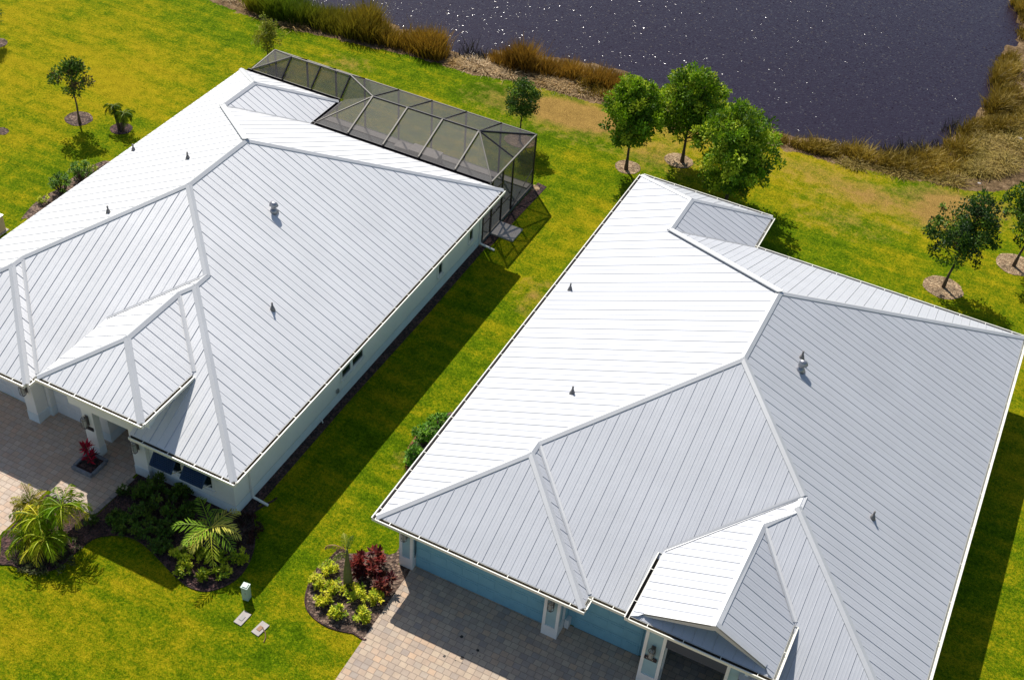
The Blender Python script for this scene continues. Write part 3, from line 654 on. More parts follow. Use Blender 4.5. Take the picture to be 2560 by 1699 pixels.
beam('hip_beam', r3, BRc, .05, .08, M_bronze); beam('hip_beam', r3, (14.2, 18.95, zE), .05, .06); beam('hip_beam', r3, (14.25, 21.0, zE), .045, .06, M_bronze); beam('hip_beam', (5.5, 18.9, zE), r0, .045, .06)
beam('eave_beam', GR, BRc, .06, .09); beam('eave_beam', BRc, BLc, .05, .06); beam('eave_beam', BG0, BLc, .05, .06)
for u, v in ((14.28, 23.2), (14.28, 20.95), (14.28, 19.95), (14.28, 18.95), (14.28, 18.2), (.3, 23.2)): beam('cage_post', (u, v, .1), (u, v, zE), .06, .08, M_bronze)
for u in us+[2.12, 3.73, 5.32]: beam('cage_post', (u, 23.2, .1), (u, 23.2, zE), .06, .08, M_bronze)
beam('chair_rail', (14.28, 18.2, .95), (14.28, 20.9, .95), .05, .06, M_bronze); beam('chair_rail', (14.28, 21.0, .12), (14.28, 23.1, 1.0), .03, .03, M_bronze)
beam('sill_rail', (14.28, 18.05, .10), (14.28, 23.2, .10), .07, .06); beam('sill_rail', (.3, 23.2, .1), (14.28, 23.2, .1), .06, .05, M_bronze)
beam('door_frame', (14.28, 19.0, .12), (14.28, 19.0, 2.15), .05, .07, M_bronze); beam('door_frame', (14.28, 19.0, 2.15), (14.28, 19.95, 2.15), .05, .07, M_bronze)
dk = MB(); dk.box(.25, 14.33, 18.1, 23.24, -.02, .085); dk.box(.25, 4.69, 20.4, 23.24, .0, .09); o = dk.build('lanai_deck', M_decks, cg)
q = MB(); q.box(.3, 14.2, 22.78, 23.14, .086, .14); q.build('deck_curb', M_deck, cg)
bb = thing('storage_bench', 'long pale box bench inside the screened lanai near its back wall', 'bench', (O1[0]+9.1, O1[1]+22.42, .087))
q = MB(); q.box(-.72, .72, -.28, .28, 0, .42); q.build('bench_body', M_deck, bb); q = MB(); q.box(-.76, .76, -.31, .31, .422, .47); q.build('bench_lid', M_conc, bb)
bb = thing('storage_bench', 'short pale box beside the long bench inside the screened lanai', 'bench', (O1[0]+7.9, O1[1]+22.45, .087))
q = MB(); q.box(-.38, .38, -.22, .22, 0, .30); q.build('bench_body', M_deck, bb); q = MB(); q.box(-.41, .41, -.25, .25, .302, .34); q.build('bench_lid', M_conc, bb)

# ================================================================ HOUSE 2 (right, teal walls)
h2 = thing('house', 'teal walled house on the right with white metal roof and gabled entry', 'house', (0, 0, 0))
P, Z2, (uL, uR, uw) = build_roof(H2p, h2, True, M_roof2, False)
E2 = H2p['E']; W2 = H2p['W']; g2 = H2p['g']; n2 = H2p['n']; ze = E2+H2p['dz']
GM = [M_gut, M_gutg]
gutter(h2, (0, -.12, E2), (0, 22.06, E2), (-1, 0), mats=GM); gutter(h2, (0, 0, E2), (g2+.12, 0, E2), (0, -1)); gutter(h2, (g2, 0, E2), (g2, .5, E2), (1, 0), True, strap=.3)
gutter(h2, (g2, n2, E2), (uL+.1, n2, E2), (0, -1)); gutter(h2, (uL, -.3, ze), (uL, P['eLb'][1]-.12, ze), (-1, 0)); gutter(h2, (uL, -.18, ze), (uR+.12, -.18, ze), (0, -1)); gutter(h2, (uR, -.18, ze), (uR, P['eRb'][1]-.1, ze), (1, 0), True)
gutter(h2, (uw, H2p['m'], E2), (W2+.12, H2p['m'], E2), (0, -1)); gutter(h2, (W2, H2p['m'], E2), (W2, 19.66, E2), (1, 0), True)
gutter(h2, (0, 22.059, E2), (5.88, 22.059, E2), (0, 1)); gutter(h2, (5.88, 22.06, E2), (5.88, 19.68, E2), (1, 0), True); gutter(h2, (5.88, 19.661, E2), (W2, 19.661, E2), (0, 1))
wl = MB(); zt = E2-.17
wallprism(wl, [(.62, .95), (.62, 21.4), (5.26, 21.4), (5.26, 19.0), (16.07, 19.0), (16.07, .60), (11.9, .60), (11.9, 3.6), (9.3, 3.6), (9.3, 1.08), (6.3, 1.08), (6.3, .9), (5.7, .9), (5.7, .70), (1.02, .70), (1.02, .95)], -.05, zt)
for z in [i*.2+.2 for i in range(11)]:
    wl.box(6.45, 9.3, 1.072, 1.08, z, z+.012); wl.box(12.2, 16.07, .59, .6, z, z+.012)
wallprism(wl, [(uL+.35, .40), (uL+.35, 3.2)], E2-.5, ze-.1, False); wallprism(wl, [(uR-.35, 2.6), (uR-.35, .4)], E2-.5, ze-.1, False)
# gable triangle behind the little pent roof
pk = P['PK']; wl.face([(uL+.35, .42, ze-.17), (uR-.35, .42, ze-.17), (uR-.35, .42, ze+.12), (pk[0], .42, pk[2]-.06), (uL+.35, .42, ze+.12)])
wl.build('wall', M_teal, h2)
# pent roof under the gable
pr = MB(); zp = lambda u, v: ze+(v+.18)*.44
pp = [(uL+.05, -.18), (uR-.05, -.18), (uR-.66, .42), (uL+.66, .42)]
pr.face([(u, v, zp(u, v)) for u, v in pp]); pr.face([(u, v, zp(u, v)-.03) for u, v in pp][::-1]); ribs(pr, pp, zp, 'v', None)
pr.build('pent_roof', [M_roof2, M_ribshade], h2)
# rake boards
rk = MB()
zEL, zER = Z2['zEL'], Z2['zER']; vr = H2p['e']+.16
for (ua, ub, zf, s) in ((uL+.34, pk[0]-.0, zEL, 1), (uR-.28, pk[0]+.0, zER, -1)):
    for v0, v1, t0, t1 in ((vr-.02, vr+.02, -.20, .0),):
        A = [(ua, v0, zf(ua, vr)+t0*.5), (ub, v0, zf(ub, vr)+t0), (ub, v0, zf(ub, vr)-.005), (ua, v0, zf(ua, vr)-.005)]
        Bk = [(u, v1, z) for u, v, z in A]
        if s < 0: A = A[::-1]; Bk = Bk[::-1]
        rk.face(A); rk.face(Bk[::-1])
        for i in range(4): rk.face([A[i], Bk[i], Bk[(i+1) % 4], A[(i+1) % 4]])
    # top flashing of the rake
    rk.face([(ua, vr-.02, zf(ua, vr)+.03), (ub, vr-.02, zf(ub, vr)+.03), (ub, vr+.12, zf(ub, vr)+.035), (ua, vr+.12, zf(ua, vr)+.035)][::s])
    rk.face([(ua, vr-.02, zf(ua, vr)+.03), (ua, vr-.02, zf(ua, vr)-.03), (ub, vr-.02, zf(ub, vr)-.03), (ub, vr-.02, zf(ub, vr)+.03)][::s])
rk.build('rake_board', M_cap, h2)
def pillar2(u0, u1, v0, v1, zt, base=.5):
    b = MB(); b.box(u0+.05, u1-.05, v0+.03, v1-.03, base, zt); o = b.build('pillar', M_inset, h2)
    c = MB()
    c.box(u0, u1, v0, v1, -.02, base)
    for (a, b_) in ((u0, u0+.10), (u1-.10, u1)): c.box(a, b_, v0, v0+.09, base+.001, zt-.13); c.box(a, b_, v1-.09, v1, base+.001, zt-.13)
    c.box(u0, u1, v0, v1, zt-.13, zt)
    c.build('pillar_trim', M_white, o); return o
pillar2(.53, 1.02, .46, .90, zt+.02); pillar2(5.72, 6.26, .33, .88, zt+.02); pillar2(9.02, 9.66, .10, .62, ze-.19, .62); pillar2(11.5, 12.12, .10, .62, ze-.19, .62)
b = MB(); b.box(9.55, 11.52, .14, .50, 2.25, ze-.20); b.build('entry_lintel', mat('slate_lintel', (.055, .065, .085), .7), h2)
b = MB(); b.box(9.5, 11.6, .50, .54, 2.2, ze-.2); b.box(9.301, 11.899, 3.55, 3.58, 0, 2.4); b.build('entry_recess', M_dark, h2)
garage(h2, 1.05, 5.68, .665, M_gart, 2.2); garage(h2, 6.55, 8.75, 1.045, M_gart, 2.2)
b = MB(); b.box(6.28, 6.42, .86, 1.07, 0, .42); b.build('corner_block', M_white, h2)
b = MB(); b.box(9.12, 9.52, .075, .095, 1.43, 1.58); o = b.build('number_plate', M_plate, h2)
# the number is too small to read in the photograph: only its pale strokes are built
b = MB()
for i in range(5): b.bar((9.20+i*.05, .072, 1.475), (9.20+i*.05, .072, 1.535), .012)
b.build('number_digits', M_digit, o)
lantern(h2, .78, .46, 1.75, 1.1); lantern(h2, 5.99, .33, 1.75, 1.1); lantern(h2, 9.34, .10, 1.93, 1.1)
for u, v, zf in ((.67, 12.94, 'zL'), (3.51, 6.64, 'zL'), (9.91, 10.65, 'zR'), (13.77, 6.57, 'zR')): vent_pipe(h2, u, v, Z2[zf])
vent_pipe(h2, 10.02, 10.14, Z2['zR'], boot=.13, hood=True, m=M_sheen)
b = MB(); b.bar((5.95, 19.86, E2-.11), (6.55, 19.86, E2-.14), .09, .08); b.build('downspout', M_white, h2)
# ================================================================ paving
def xy(*ps): return [(p.x, p.y) for p in ps]
dl = [Z6(860, 1255), Z6(1140, 850)]
d0, d1 = dl; dd = (d1-d0); far = d0-dd*3.2
top = [(1.02, .66), (5.72, .66), (5.72, 1.04), (9.3, 1.04), (9.3, 3.55), (11.9, 3.55), (11.9, .15)]
lx = d0.x+(d1.x-d0.x)*(.35-d0.y)/(d1.y-d0.y)
drive2 = [(far.x, far.y), (d0.x, d0.y), (d1.x, d1.y), (.95, .45)]+top+[(12.3, -1.2), (16.5, -13)]
struct(sheet('driveway', drive2, -.02, M_pave2, thick=.035))
EX = -11.35
drive1 = [(-30, -15), (EX+.1, -15), (EX, -2.66), (-9.42, -2.66), (-9.30, -.9), (-9.30, 2.4), (-10.96, 2.4), (-10.96, .12), (-11.49, .12), (-11.49, .34), (-13.55, .34), (-13.55, .08), (-18.9, .12), (-30, .12)]
struct(sheet('driveway', drive1, -.02, M_pave1, thick=.035))
def border(pts, wd=.16):
    mb = MB()
    for a, b in zip(pts, pts[1:]):
        a = Vector((*a, .022)); b = Vector((*b, .022)); L = (b-a).length; n = max(1, int(L/.24)); d = (b-a)/n
        for i in range(n):
            p = a+d*(i+.04); q = a+d*(i+.96); mb.bar(p, q, wd, .03)
    return mb.build('paver_border', M_border)
struct(border([(EX+.2, -2.74), (-9.34, -2.74), (-9.24, -.85)]))
M_oil = mat('oil_stain', (.035, .028, .022), .7)
for (a, b, rr) in ((685, 1185, .055), (845, 1320, .05), (690, 1395, .06), (515, 1378, .045), (795, 1350, .02), (865, 1375, .02), (625, 1420, .02), (690, 1445, .02)):
    p = G(980+a/3.938, 1290+b/3.938); struct(sheet('oil_stain', [(p.x+rr*math.cos(t*PI/6)*(1+.3*math.sin(t*2+a)), p.y+rr*math.sin(t*PI/6)) for t in range(12)], .019, M_oil))
# ================================================================ mulch beds
BED1 = [Z5(*p) for p in [(0, 735), (90, 790), (150, 822), (225, 842), (300, 836), (400, 800), (500, 715), (620, 620), (720, 592), (850, 592), (960, 640), (1050, 720), (1150, 825), (1250, 918), (1335, 958), (1430, 962), (1560, 912), (1650, 830), (1712, 700), (1725, 560), (1712, 430), (1770, 350)]]
loop1 = smooth_loop([(p.x, p.y) for p in BED1], 4)[:-4]
side = [(-4.84, -.2), (-4.9, 6), (-4.84, 12), (-4.88, 17.0), (-5.28, 17.0), (-5.28, -.40), (-8.6, -.40), (-9.2, -.62), (-9.2, -2.82), (-11.25, -2.82), (-11.25, -4.9)]
bed = struct(sheet('mulch_bed', loop1+side, .012, M_mulchd))
def edging(pts, m, wd=.05, hgt=.05, name='bed_edging'):
    mb = MB()
    for a, b in zip(pts, pts[1:]): mb.bar((a[0], a[1], .01), (b[0], b[1], .01), wd, hgt)
    return mb.build(name, m)
struct(edging(loop1, M_mulchd))
loop2 = smooth_loop([tuple(Z6(*p)[:2]) for p in [(720, 715), (600, 755), (500, 850), (445, 1000), (460, 1100), (550, 1185), (650, 1228), (760, 1250), (860, 1258)]], 5)[:-4]
loop2 += [(d1.x, d1.y), (.98, .45), (.5, .45), (.5, .92)]+[tuple(Z6(*p)[:2]) for p in [(1088, 650), (1060, 705), (1010, 722), (950, 700), (850, 705)]]
struct(sheet('mulch_bed', loop2, .012, M_mulch)); struct(edging(loop2[:40], M_mulchd))
struct(sheet('mulch_bed', [(-4.75, 17.1), (-4.6, 22.5), (-5.1, 22.6), (-5.16, 17.1)], .012, M_mulchd))
lb = [G(*p) for p in [(65, 545), (75, 520), (110, 490), (150, 470), (200, 430), (235, 412), (252, 412)]]
struct(sheet('mulch_bed', smooth_loop([(p.x, p.y) for p in lb], 3)[:-3]+[(-18.9, G(300, 370).y+.5), (-18.9, G(60, 560).y-1.0)], .012, M_mulch))
rb_ = [G(*p) for p in [(1018, 1195), (1016, 1150), (1022, 1120), (1045, 1085), (1085, 1050), (1125, 1030)]]
struct(sheet('mulch_bed', [(p.x, p.y) for p in rb_]+[(.6, rb_[-1].y+1.4), (.6, rb_[0].y-.2)], .012, M_mulch))
struct(edging([(p.x, p.y) for p in rb_[:4]], mat('rust_edging', (.20, .08, .03), .9, var=.3), .07, .07))
def disc(c, rx, ry, m):
    n = 40; pts = []
    for i in range(n):
        t = 2*PI*i/n; k = 1+.08*noise.noise((math.cos(t)*2+c.x, math.sin(t)*2+c.y, 0)); pts.append((c.x+rx*k*math.cos(t), c.y+ry*k*math.sin(t)))
    struct(sheet('mulch_ring', pts, .014, m))
for p, rx, ry, m_ in (((197, 297), .66, .62, M_mulch), ((303, 322), .52, .50, M_mulchd), ((1300, 352), .8, .6, M_mulcht), ((1569, 418), .62, .58, M_mulcht), ((1697, 402), .72, .62, M_mulcht), ((2357, 719), .86, .80, M_mulcht), ((2538, 662), .86, .80, M_mulcht), ((-8, 108), .55, .5, M_mulch), ((2, 328), .4, .3, M_mulch), ((1335, 470), .28, .22, M_mulcht)):
    disc(G(*p), rx, ry, m_)

# ================================================================ foliage
def leafquad(mb, p, d, n, L, W, c, fold=.25):
    """pointed leaf from p along d, width axis n"""
    up = d.cross(n)
    a = p+d*L*.45+n*W*.5+up*W*fold; b = p+d*L*.45-n*W*.5+up*W*fold; t = p+d*L
    mb.face([p, b, t], 0, c); mb.face([p, t, a], 0, c)
def rdir():
    while True:
        v = Vector((rnd.uniform(-1, 1), rnd.uniform(-1, 1), rnd.uniform(-1, 1)))
        if .05 < v.length < 1: return v.normalized()
def pick(cols):
    c = rnd.choice(cols); k = rnd.uniform(.75, 1.25); return (c[0]*k, c[1]*k, c[2]*k)
DARKG = [(.045, .11, .008), (.08, .16, .010), (.12, .21, .015), (.035, .085, .010)]
OAKG = [(.19, .32, .006), (.30, .44, .012), (.09, .18, .006), (.46, .55, .03), (.14, .27, .006)]
def tree(name, label, base, H, R, zb, cols, nclump, nleaf, leaf=.11, lean=(0, 0), trunk=.055, seed=1, group=None, squash=1.0, gap=.0, lobes=None):
    global rnd
    keep = rnd; rnd = random.Random(seed)
    t = thing(name, label, 'tree', (base.x, base.y, base.z), group)
    top = Vector((lean[0], lean[1], H*.9)); tr = MB(); pts = []
    for i in range(7):
        k = i/6; pts.append((top.x*k+.05*math.sin(i*1.9+seed)*min(k*2, 1), top.y*k+.05*math.cos(i*2.3+seed)*min(k*2, 1), H*.9*k))
    tr.tube(pts, [trunk*1.5]+[trunk*(1-.13*i) for i in range(1, 7)], 8)
    cr = MB(); zc = (zb+H)/2; hz = (H-zb)/2
    cl = []
    tries = 0
    while len(cl) < nclump and tries < nclump*40:
        tries += 1
        q = rdir()*(rnd.random()**.42)
        ang = math.atan2(q.y, q.x)
        rr = R*(1+.55*noise.noise((math.cos(ang)*1.4+seed*3.1, math.sin(ang)*1.4, q.z*1.6+seed)))*(1.0-.35*max(0, q.z))
        p = Vector((q.x*rr+lean[0]*(.5+q.z*.4), q.y*rr+lean[1]*(.5+q.z*.4), zc+q.z*hz))
        if gap and noise.noise((p.x*1.5+seed, p.y*1.5, p.z*1.5)) < gap-.35: continue
        cl.append(p)
    for i, p in enumerate(cl):
        if i % 4 == 0:
            k = max(.25, min(.92, (p.z-.45*(abs(p.x)+abs(p.y)))/(H*.9))); s = Vector((top.x*k, top.y*k, H*.9*k)); mid = s.lerp(p, .5)+Vector((0, 0, .06))
            tr.tube([s, mid, p], [trunk*.38, trunk*.25, .008], 5, cap=False)
        cc = rnd.choice(cols); br = rnd.uniform(.72, 1.3); rad = rnd.uniform(.14, .27)*R**.4
        for j in range(nleaf):
            q = rdir(); pp = p+q*rad*rnd.random()**.5*Vector((1, 1, .75)).length/1.6
            d = (q+rdir()*.9+Vector((0, 0, .15))).normalized(); n = d.cross(rdir()).normalized(); k = rnd.uniform(.8, 1.2)*br
            L = leaf*rnd.uniform(.7, 1.3)
            leafquad(cr, pp, d, n, L, L*.62, (cc[0]*k, cc[1]*k, cc[2]*k))
    tr.build('trunk', M_bark, t, smooth=True); cr.build('crown', M_leaf, t, col=True)
    rnd = keep; return t
tree('young_oak', 'small open crowned dark green tree in a mulch ring left of the roof', G(200, 309), 3.3, .98, 1.75, DARKG+[(.12, .09, .03)], 70, 34, .12, seed=3, gap=.3)
tree('sparse_sapling', 'thin yellow green sapling behind the far left corner of the pool cage', G(670, 155), 2.75, .72, .6, [(.26, .28, .02), (.34, .34, .03), (.17, .22, .02)], 110, 30, .085, seed=5, trunk=.035, gap=.2)
tree('round_tree', 'compact dark green tree between the pool cage and the pond', G(1299, 352), 3.35, .82, 1.35, DARKG+[(.12, .21, .015)], 95, 42, .10, seed=8, trunk=.045)
tree('live_oak', 'leftmost of the three bushy oaks behind the right house, in a mulch ring', G(1565, 424), 4.85, 1.42, 1.45, OAKG, 215, 60, .145, seed=11, trunk=.07, lean=(-.1, 0), group='oaks behind the right house')
tree('live_oak', 'tallest of the three bushy oaks behind the right house, nearest the pond', G(1705, 405), 5.05, 1.75, 1.4, OAKG, 270, 60, .145, seed=14, trunk=.075, group='oaks behind the right house')
tree('live_oak', 'widest bushy oak, its crown low over the back edge of the right roof', G(1812, 512), 5.35, 1.85, .8, OAKG, 300, 60, .145, seed=17, trunk=.075, lean=(.1, .1), group='oaks behind the right house')
tree('young_oak', 'dark ragged leaning tree in a mulch ring behind the right house', G(2358, 718), 4.75, 1.4, 1.35, DARKG+[(.02, .05, .012)], 150, 44, .13, seed=23, trunk=.06, lean=(.25, .15), gap=.28)
tree('young_oak', 'dark green tree cut by the right edge, standing in a mulch ring', G(2534, 665), 4.4, 1.45, 1.5, DARKG+[(.09, .17, .01)], 140, 44, .13, seed=29, trunk=.06, lean=(.3, .1), gap=.2)
tree('young_oak', 'small tree cut by the left edge of the photo high on the lawn', G(-8, 104), 2.4, .6, .9, DARKG, 45, 28, .11, seed=31, trunk=.04)

def frond(mb, base, az, el, L, droop, cols, nl=26, wl=.34, wd=.035, hang=.4, tint=None):
    """arching palm frond: rachis plus leaflets hanging off both sides"""
    c = pick(cols) if tint is None else tint
    p = Vector(base); h = Vector((math.cos(az), math.sin(az), 0)); pts = []; e = el; n = 12
    for i in range(n+1):
        pts.append(p.copy()); p = p+(h*math.cos(e)+Vector((0, 0, math.sin(e))))*(L/n); e -= droop/n*(.5+1.2*i/n)
    sd = Vector((-h.y, h.x, 0))
    for a, b in zip(pts, pts[1:]): mb.bar(a, b, .022, .014)
    for k in range(len(mb.c)-8*n, len(mb.c)): mb.c[k] = (c[0]*1.3, c[1]*1.2, c[2])
    for i in range(nl):
        t = .12+.86*i/(nl-1); k = t*n; a = pts[int(k)]; b = pts[min(n, int(k)+1)]; q = a.lerp(b, k-int(k)); d = (b-a).normalized() if (b-a).length > 0 else h
        l = wl*(math.sin(PI*min(1, t*.85+.18))**.6)
        for s in (-1, 1):
            dr = (sd*s*.9+d*rnd.uniform(.5, 1.2)+Vector((0, 0, -hang*rnd.uniform(.3, 1.6)))).normalized(); nn = dr.cross(Vector((0, 0, 1))).normalized()
            kk = rnd.uniform(.8, 1.25); cc = (c[0]*kk, c[1]*kk, c[2]*kk)
            m_ = q+dr*l*.55; tip = q+dr*l+Vector((0, 0, -hang*l*.35))
            mb.face([q, m_-nn*wd*.5, tip], 0, cc); mb.face([q, tip, m_+nn*wd*.5], 0, cc)
PALM = [(.27, .40, .012), (.42, .50, .02), (.18, .32, .010), (.56, .54, .05)]
def palm(name, label, base, trunks, cols, nf, L, el0=.9, droop=1.5, nl=26, wl=.34, hang=.45, wd=.035, group=None, dead=0):
    t = thing(name, label, 'palm', (base.x, base.y, 0), group); tr = MB(); cr = MB()
    for (dx, dy, hh, r) in trunks:
        tr.tube([(dx*.3, dy*.3, 0), (dx*.6, dy*.6, hh*.5), (dx, dy, hh)], [r*1.3, r, r*.8], 9)
        for i in range(nf):
            az = 2*PI*i/nf*1.0+rnd.uniform(-.3, .3); e = el0-1.1*((i*.618) % 1); frond(cr, (dx, dy, hh), az, e, L*rnd.uniform(.8, 1.1), droop*rnd.uniform(.7, 1.2), cols, nl, wl, wd, hang)
        for i in range(dead): frond(cr, (dx, dy, hh), rnd.uniform(0, 6.3), -.5, L*.6, .8, [(.25, .15, .06)], nl, wl*.7, wd, .8)
    tr.build('trunk', M_bark, t, smooth=True); cr.build('crown', M_leaf, t, col=True); return t
palm('clump_palm', 'large drooping multi stemmed palm in the bed beside the left driveway', Z5(385, 640), [(.25, .35, 1.6, .07), (-.45, -.05, 1.05, .06), (.1, -.45, .75, .05), (-.6, -.5, .55, .05)], PALM, 17, 1.08, .9, 2.0, 17, .34, .75, wd=.020, dead=3)
palm('sentry_palm', 'palm with long feathery fronds in front of the left house corner', Z5(1445, 712), [(.0, .05, 1.25, .09)], [(.26, .42, .02), (.46, .52, .04), (.60, .56, .10), (.20, .34, .02)], 13, 1.3, .75, 1.25, 12, .40, .20, wd=.048)
palm('areca_palm', 'small tufted yellow palm against the left driveway edge', Z5(215, 460), [(.0, .0, .35, .04), (-.2, .25, .3, .04)], [(.26, .26, .01), (.33, .29, .02), (.18, .22, .02)], 12, .75, 1.2, 1.2, 20, .22, .3, wd=.02)
palm('triple_palm', 'short palm cluster with three dark trunks near the left edge of the lawn', G(302, 326), [(-.35, .1, 1.15, .07), (.1, .15, .85, .07), (.4, .0, 1.05, .06)], [(.09, .16, .01), (.14, .2, .01)], 9, .62, .6, 1.9, 18, .24, .7, wd=.02)
# spindle palm with a swollen green trunk and few fronds
pb = Z6(730, 930); t = thing('bottle_palm', 'thin palm with a swollen green trunk and few fronds between the garden bed shrubs', 'palm', (pb.x, pb.y, 0))
q = MB(); q.tube([(0, 0, 0), (.0, .02, .35), (-.01, .03, .8), (-.02, .05, 1.25), (-.02, .06, 1.6), (-.02, .06, 1.75)], [.13, .15, .12, .07, .045, .03], 12); q.build('trunk', mat('palm_bark_green', (.13, .14, .04), .7, var=.2, vscale=6), t, smooth=True)
q = MB()
frond(q, (-.02, .06, 1.65), 3.5, .9, .95, 2.6, [(.30, .19, .10)], 22, .16, .03, 1.0); frond(q, (-.02, .06, 1.65), 2.3, .7, .7, 1.2, [(.25, .27, .03)], 18, .2, .03, .3); frond(q, (-.02, .06, 1.7), 1.2, 1.3, .6, .5, [(.16, .24, .02)], 16, .16, .03, .2); frond(q, (-.02, .06, 1.6), 4.2, .3, .5, 1.0, [(.22, .27, .03)], 14, .2, .03, .4)
q.build('crown', M_leaf, t, col=True)

def shrub(name, label, base, R, H, cols, n, leaf, upright=.3, cat='shrub', group=None, seed=0, clumps=None):
    global rnd
    keep = rnd; rnd = random.Random(int(base.x*97+base.y*31+seed))
    t = thing(name, label, cat, (base.x, base.y, 0), group); cr = MB(); st = MB()
    nc = clumps or max(6, int(n/22))
    for i in range(nc):
        a = rnd.uniform(0, 2*PI); r = R*math.sqrt(rnd.random())*.85; z = H*(.35+.6*rnd.random())*(1-.45*(r/R)**2)
        p = Vector((r*math.cos(a), r*math.sin(a), z)); st.tube([(p.x*.2, p.y*.2, 0), (p.x*.7, p.y*.7, z*.6), p], [.014, .01, .006], 5, cap=False)
        k0 = rnd.uniform(.75, 1.25); c0 = rnd.choice(cols)
        for j in range(int(n/nc)):
            az = rnd.uniform(0, 2*PI); e = rnd.uniform(-.3, 1.2)*(.6+upright); d = Vector((math.cos(az)*math.cos(e), math.sin(az)*math.cos(e), math.sin(e))); nn = d.cross(Vector((rnd.uniform(-.4, .4), rnd.uniform(-.4, .4), 1))).normalized()
            c = rnd.choice(cols) if rnd.random() < .35 else c0; k = k0*rnd.uniform(.8, 1.2); L = leaf*rnd.uniform(.7, 1.25)
            leafquad(cr, p+d*.02+Vector((0, 0, rnd.uniform(-.08, .04))), d, nn, L, L*.42, (c[0]*k, c[1]*k, c[2]*k), .12)
    st.build('stem', M_bark, t); cr.build('foliage', M_leaf, t, col=True); rnd = keep; return t
CROT = [(.66, .66, .02), (.80, .72, .04), (.46, .54, .02), (.62, .64, .05), (.26, .38, .01)]
for (a, b), R, lab in (((605, 830), .30, 'separate round yellow croton at the upper left of the right garden bed'), ((530, 925), .27, 'yellow croton at the left rim of the right garden bed'), ((640, 965), .38, 'largest yellow croton, left of the bottle palm trunk'),
                   ((560, 1040), .28, 'yellow croton low on the left rim below the largest croton'), ((780, 1000), .36, 'yellow croton just right of the bottle palm trunk base'), ((900, 1040), .33, 'yellow croton nearest the paver driveway in the right bed'), ((660, 1135), .30, 'bottom yellow croton of the right bed, close to the lawn'), ((825, 1155), .27, 'dull yellow croton at the lower right of the right bed')):
    shrub('croton', lab, Z6(a, b), R, .42, CROT, 420, .12, group='yellow crotons in the right garden bed')
RED = [(.16, .016, .012), (.24, .03, .02), (.09, .012, .014), (.20, .06, .03)]
shrub('copperleaf', 'large dark red leafy shrub right of the bottle palm', Z6(860, 830), .62, .95, RED, 620, .20); shrub('copperleaf', 'smaller dark red shrub beside the driveway corner of the right bed', Z6(975, 945), .38, .70, RED, 300, .19)
CR2 = [(.50, .56, .015), (.66, .66, .04), (.34, .44, .012), (.18, .27, .01)]
for (a, b), R, lab in (((1215, 740), .28, 'upper left croton under the feathery palm in the left bed'), ((1262, 775), .2, 'small croton between the left pair under the feathery palm'), ((1245, 845), .30, 'lower left croton under the feathery palm in the left bed'), ((1315, 700), .24, 'croton tucked under the fronds left of the feathery palm trunk'), ((1390, 760), .26, 'croton directly left of the feathery palm trunk base'),
                   ((1510, 760), .24, 'croton just right of the feathery palm trunk base'), ((1615, 755), .30, 'rightmost croton of the left bed near the house corner lawn'), ((1510, 865), .27, 'lowest right croton of the left bed'), ((1388, 880), .25, 'lowest middle croton of the left bed')):
    shrub('croton', lab, Z5(a, b), R, .45, CR2, 330, .12, group='crotons round the feathery palm')
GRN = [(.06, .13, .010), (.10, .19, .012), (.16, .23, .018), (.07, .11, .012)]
k = 0
for (a, b), R, H_, lab in (((960, 330), .42, .5, 'dark green shrub nearest the walkway corner of the left bed'), ((1060, 300), .45, .6, 'dark green shrub under the shuttered windows close to the pilaster'), ((1120, 420), .50, .6, 'broad dark green shrub in the middle of the shaded left bed'), ((960, 470), .45, .5, 'dark green shrub in the shade left of the broad middle shrub'),
                       ((1010, 580), .48, .45, 'low dark green shrub along the lawn edge of the left bed'), ((850, 540), .42, .35, 'spreading low green shrub where the left bed narrows'), ((1150, 560), .42, .45, 'dark green shrub left of the feathery palm in the shade'), ((1230, 330), .38, .45, 'dark green shrub below the second shuttered window'), ((1090, 680), .35, .35, 'small dark shrub above the lawn edge beside the crotons'), ((1280, 450), .35, .4, 'dark green shrub behind the feathery palm fronds'),
                       ((790, 490), .3, .3, 'small green plant in front of the walkway corner')):
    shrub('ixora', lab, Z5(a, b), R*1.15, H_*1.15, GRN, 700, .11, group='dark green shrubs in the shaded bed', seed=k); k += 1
stuff(tag(shrub('ground_foliage', 'dark red trailing ground plants at the right end of the left bed', Z5(1640, 560), .85, .16, [(.045, .012, .010), (.07, .02, .014), (.03, .02, .01)], 900, .10, clumps=60, cat='ground cover'), 'dark red trailing ground plants at the right end of the left bed', 'ground cover'))
stuff(tag(shrub('ground_foliage', 'low mixed ground cover below the drooping palm beside the left lawn', Z5(330, 730), 1.15, .22, [(.07, .09, .02), (.12, .14, .03), (.16, .16, .05), (.05, .07, .02)], 1500, .10, clumps=90, cat='ground cover'), 'low mixed ground cover below the drooping palm beside the left lawn', 'ground cover'))
for (a, b), lab in (((850, 310), 'white flowering plant beside the shaded walkway edge'), ((620, 510), 'white flowering plant right of the drooping palm')):
    s_ = shrub('flowering_plant', lab, Z5(a, b), .22, .35, [(.05, .10, .01), (.09, .15, .02)], 160, .14)
    q = MB()
    for i in range(9):
        a_ = rnd.uniform(0, 6.3); p = Vector((.13*math.cos(a_), .13*math.sin(a_), .40+rnd.uniform(-.04, .05)))
        for j in range(6): d = rdir(); d.z = abs(d.z); leafquad(q, p, d, d.cross(rdir()).normalized(), .05, .035, (.6, .55, .38))
    q.build('blossom', M_leaf, s_, col=True)
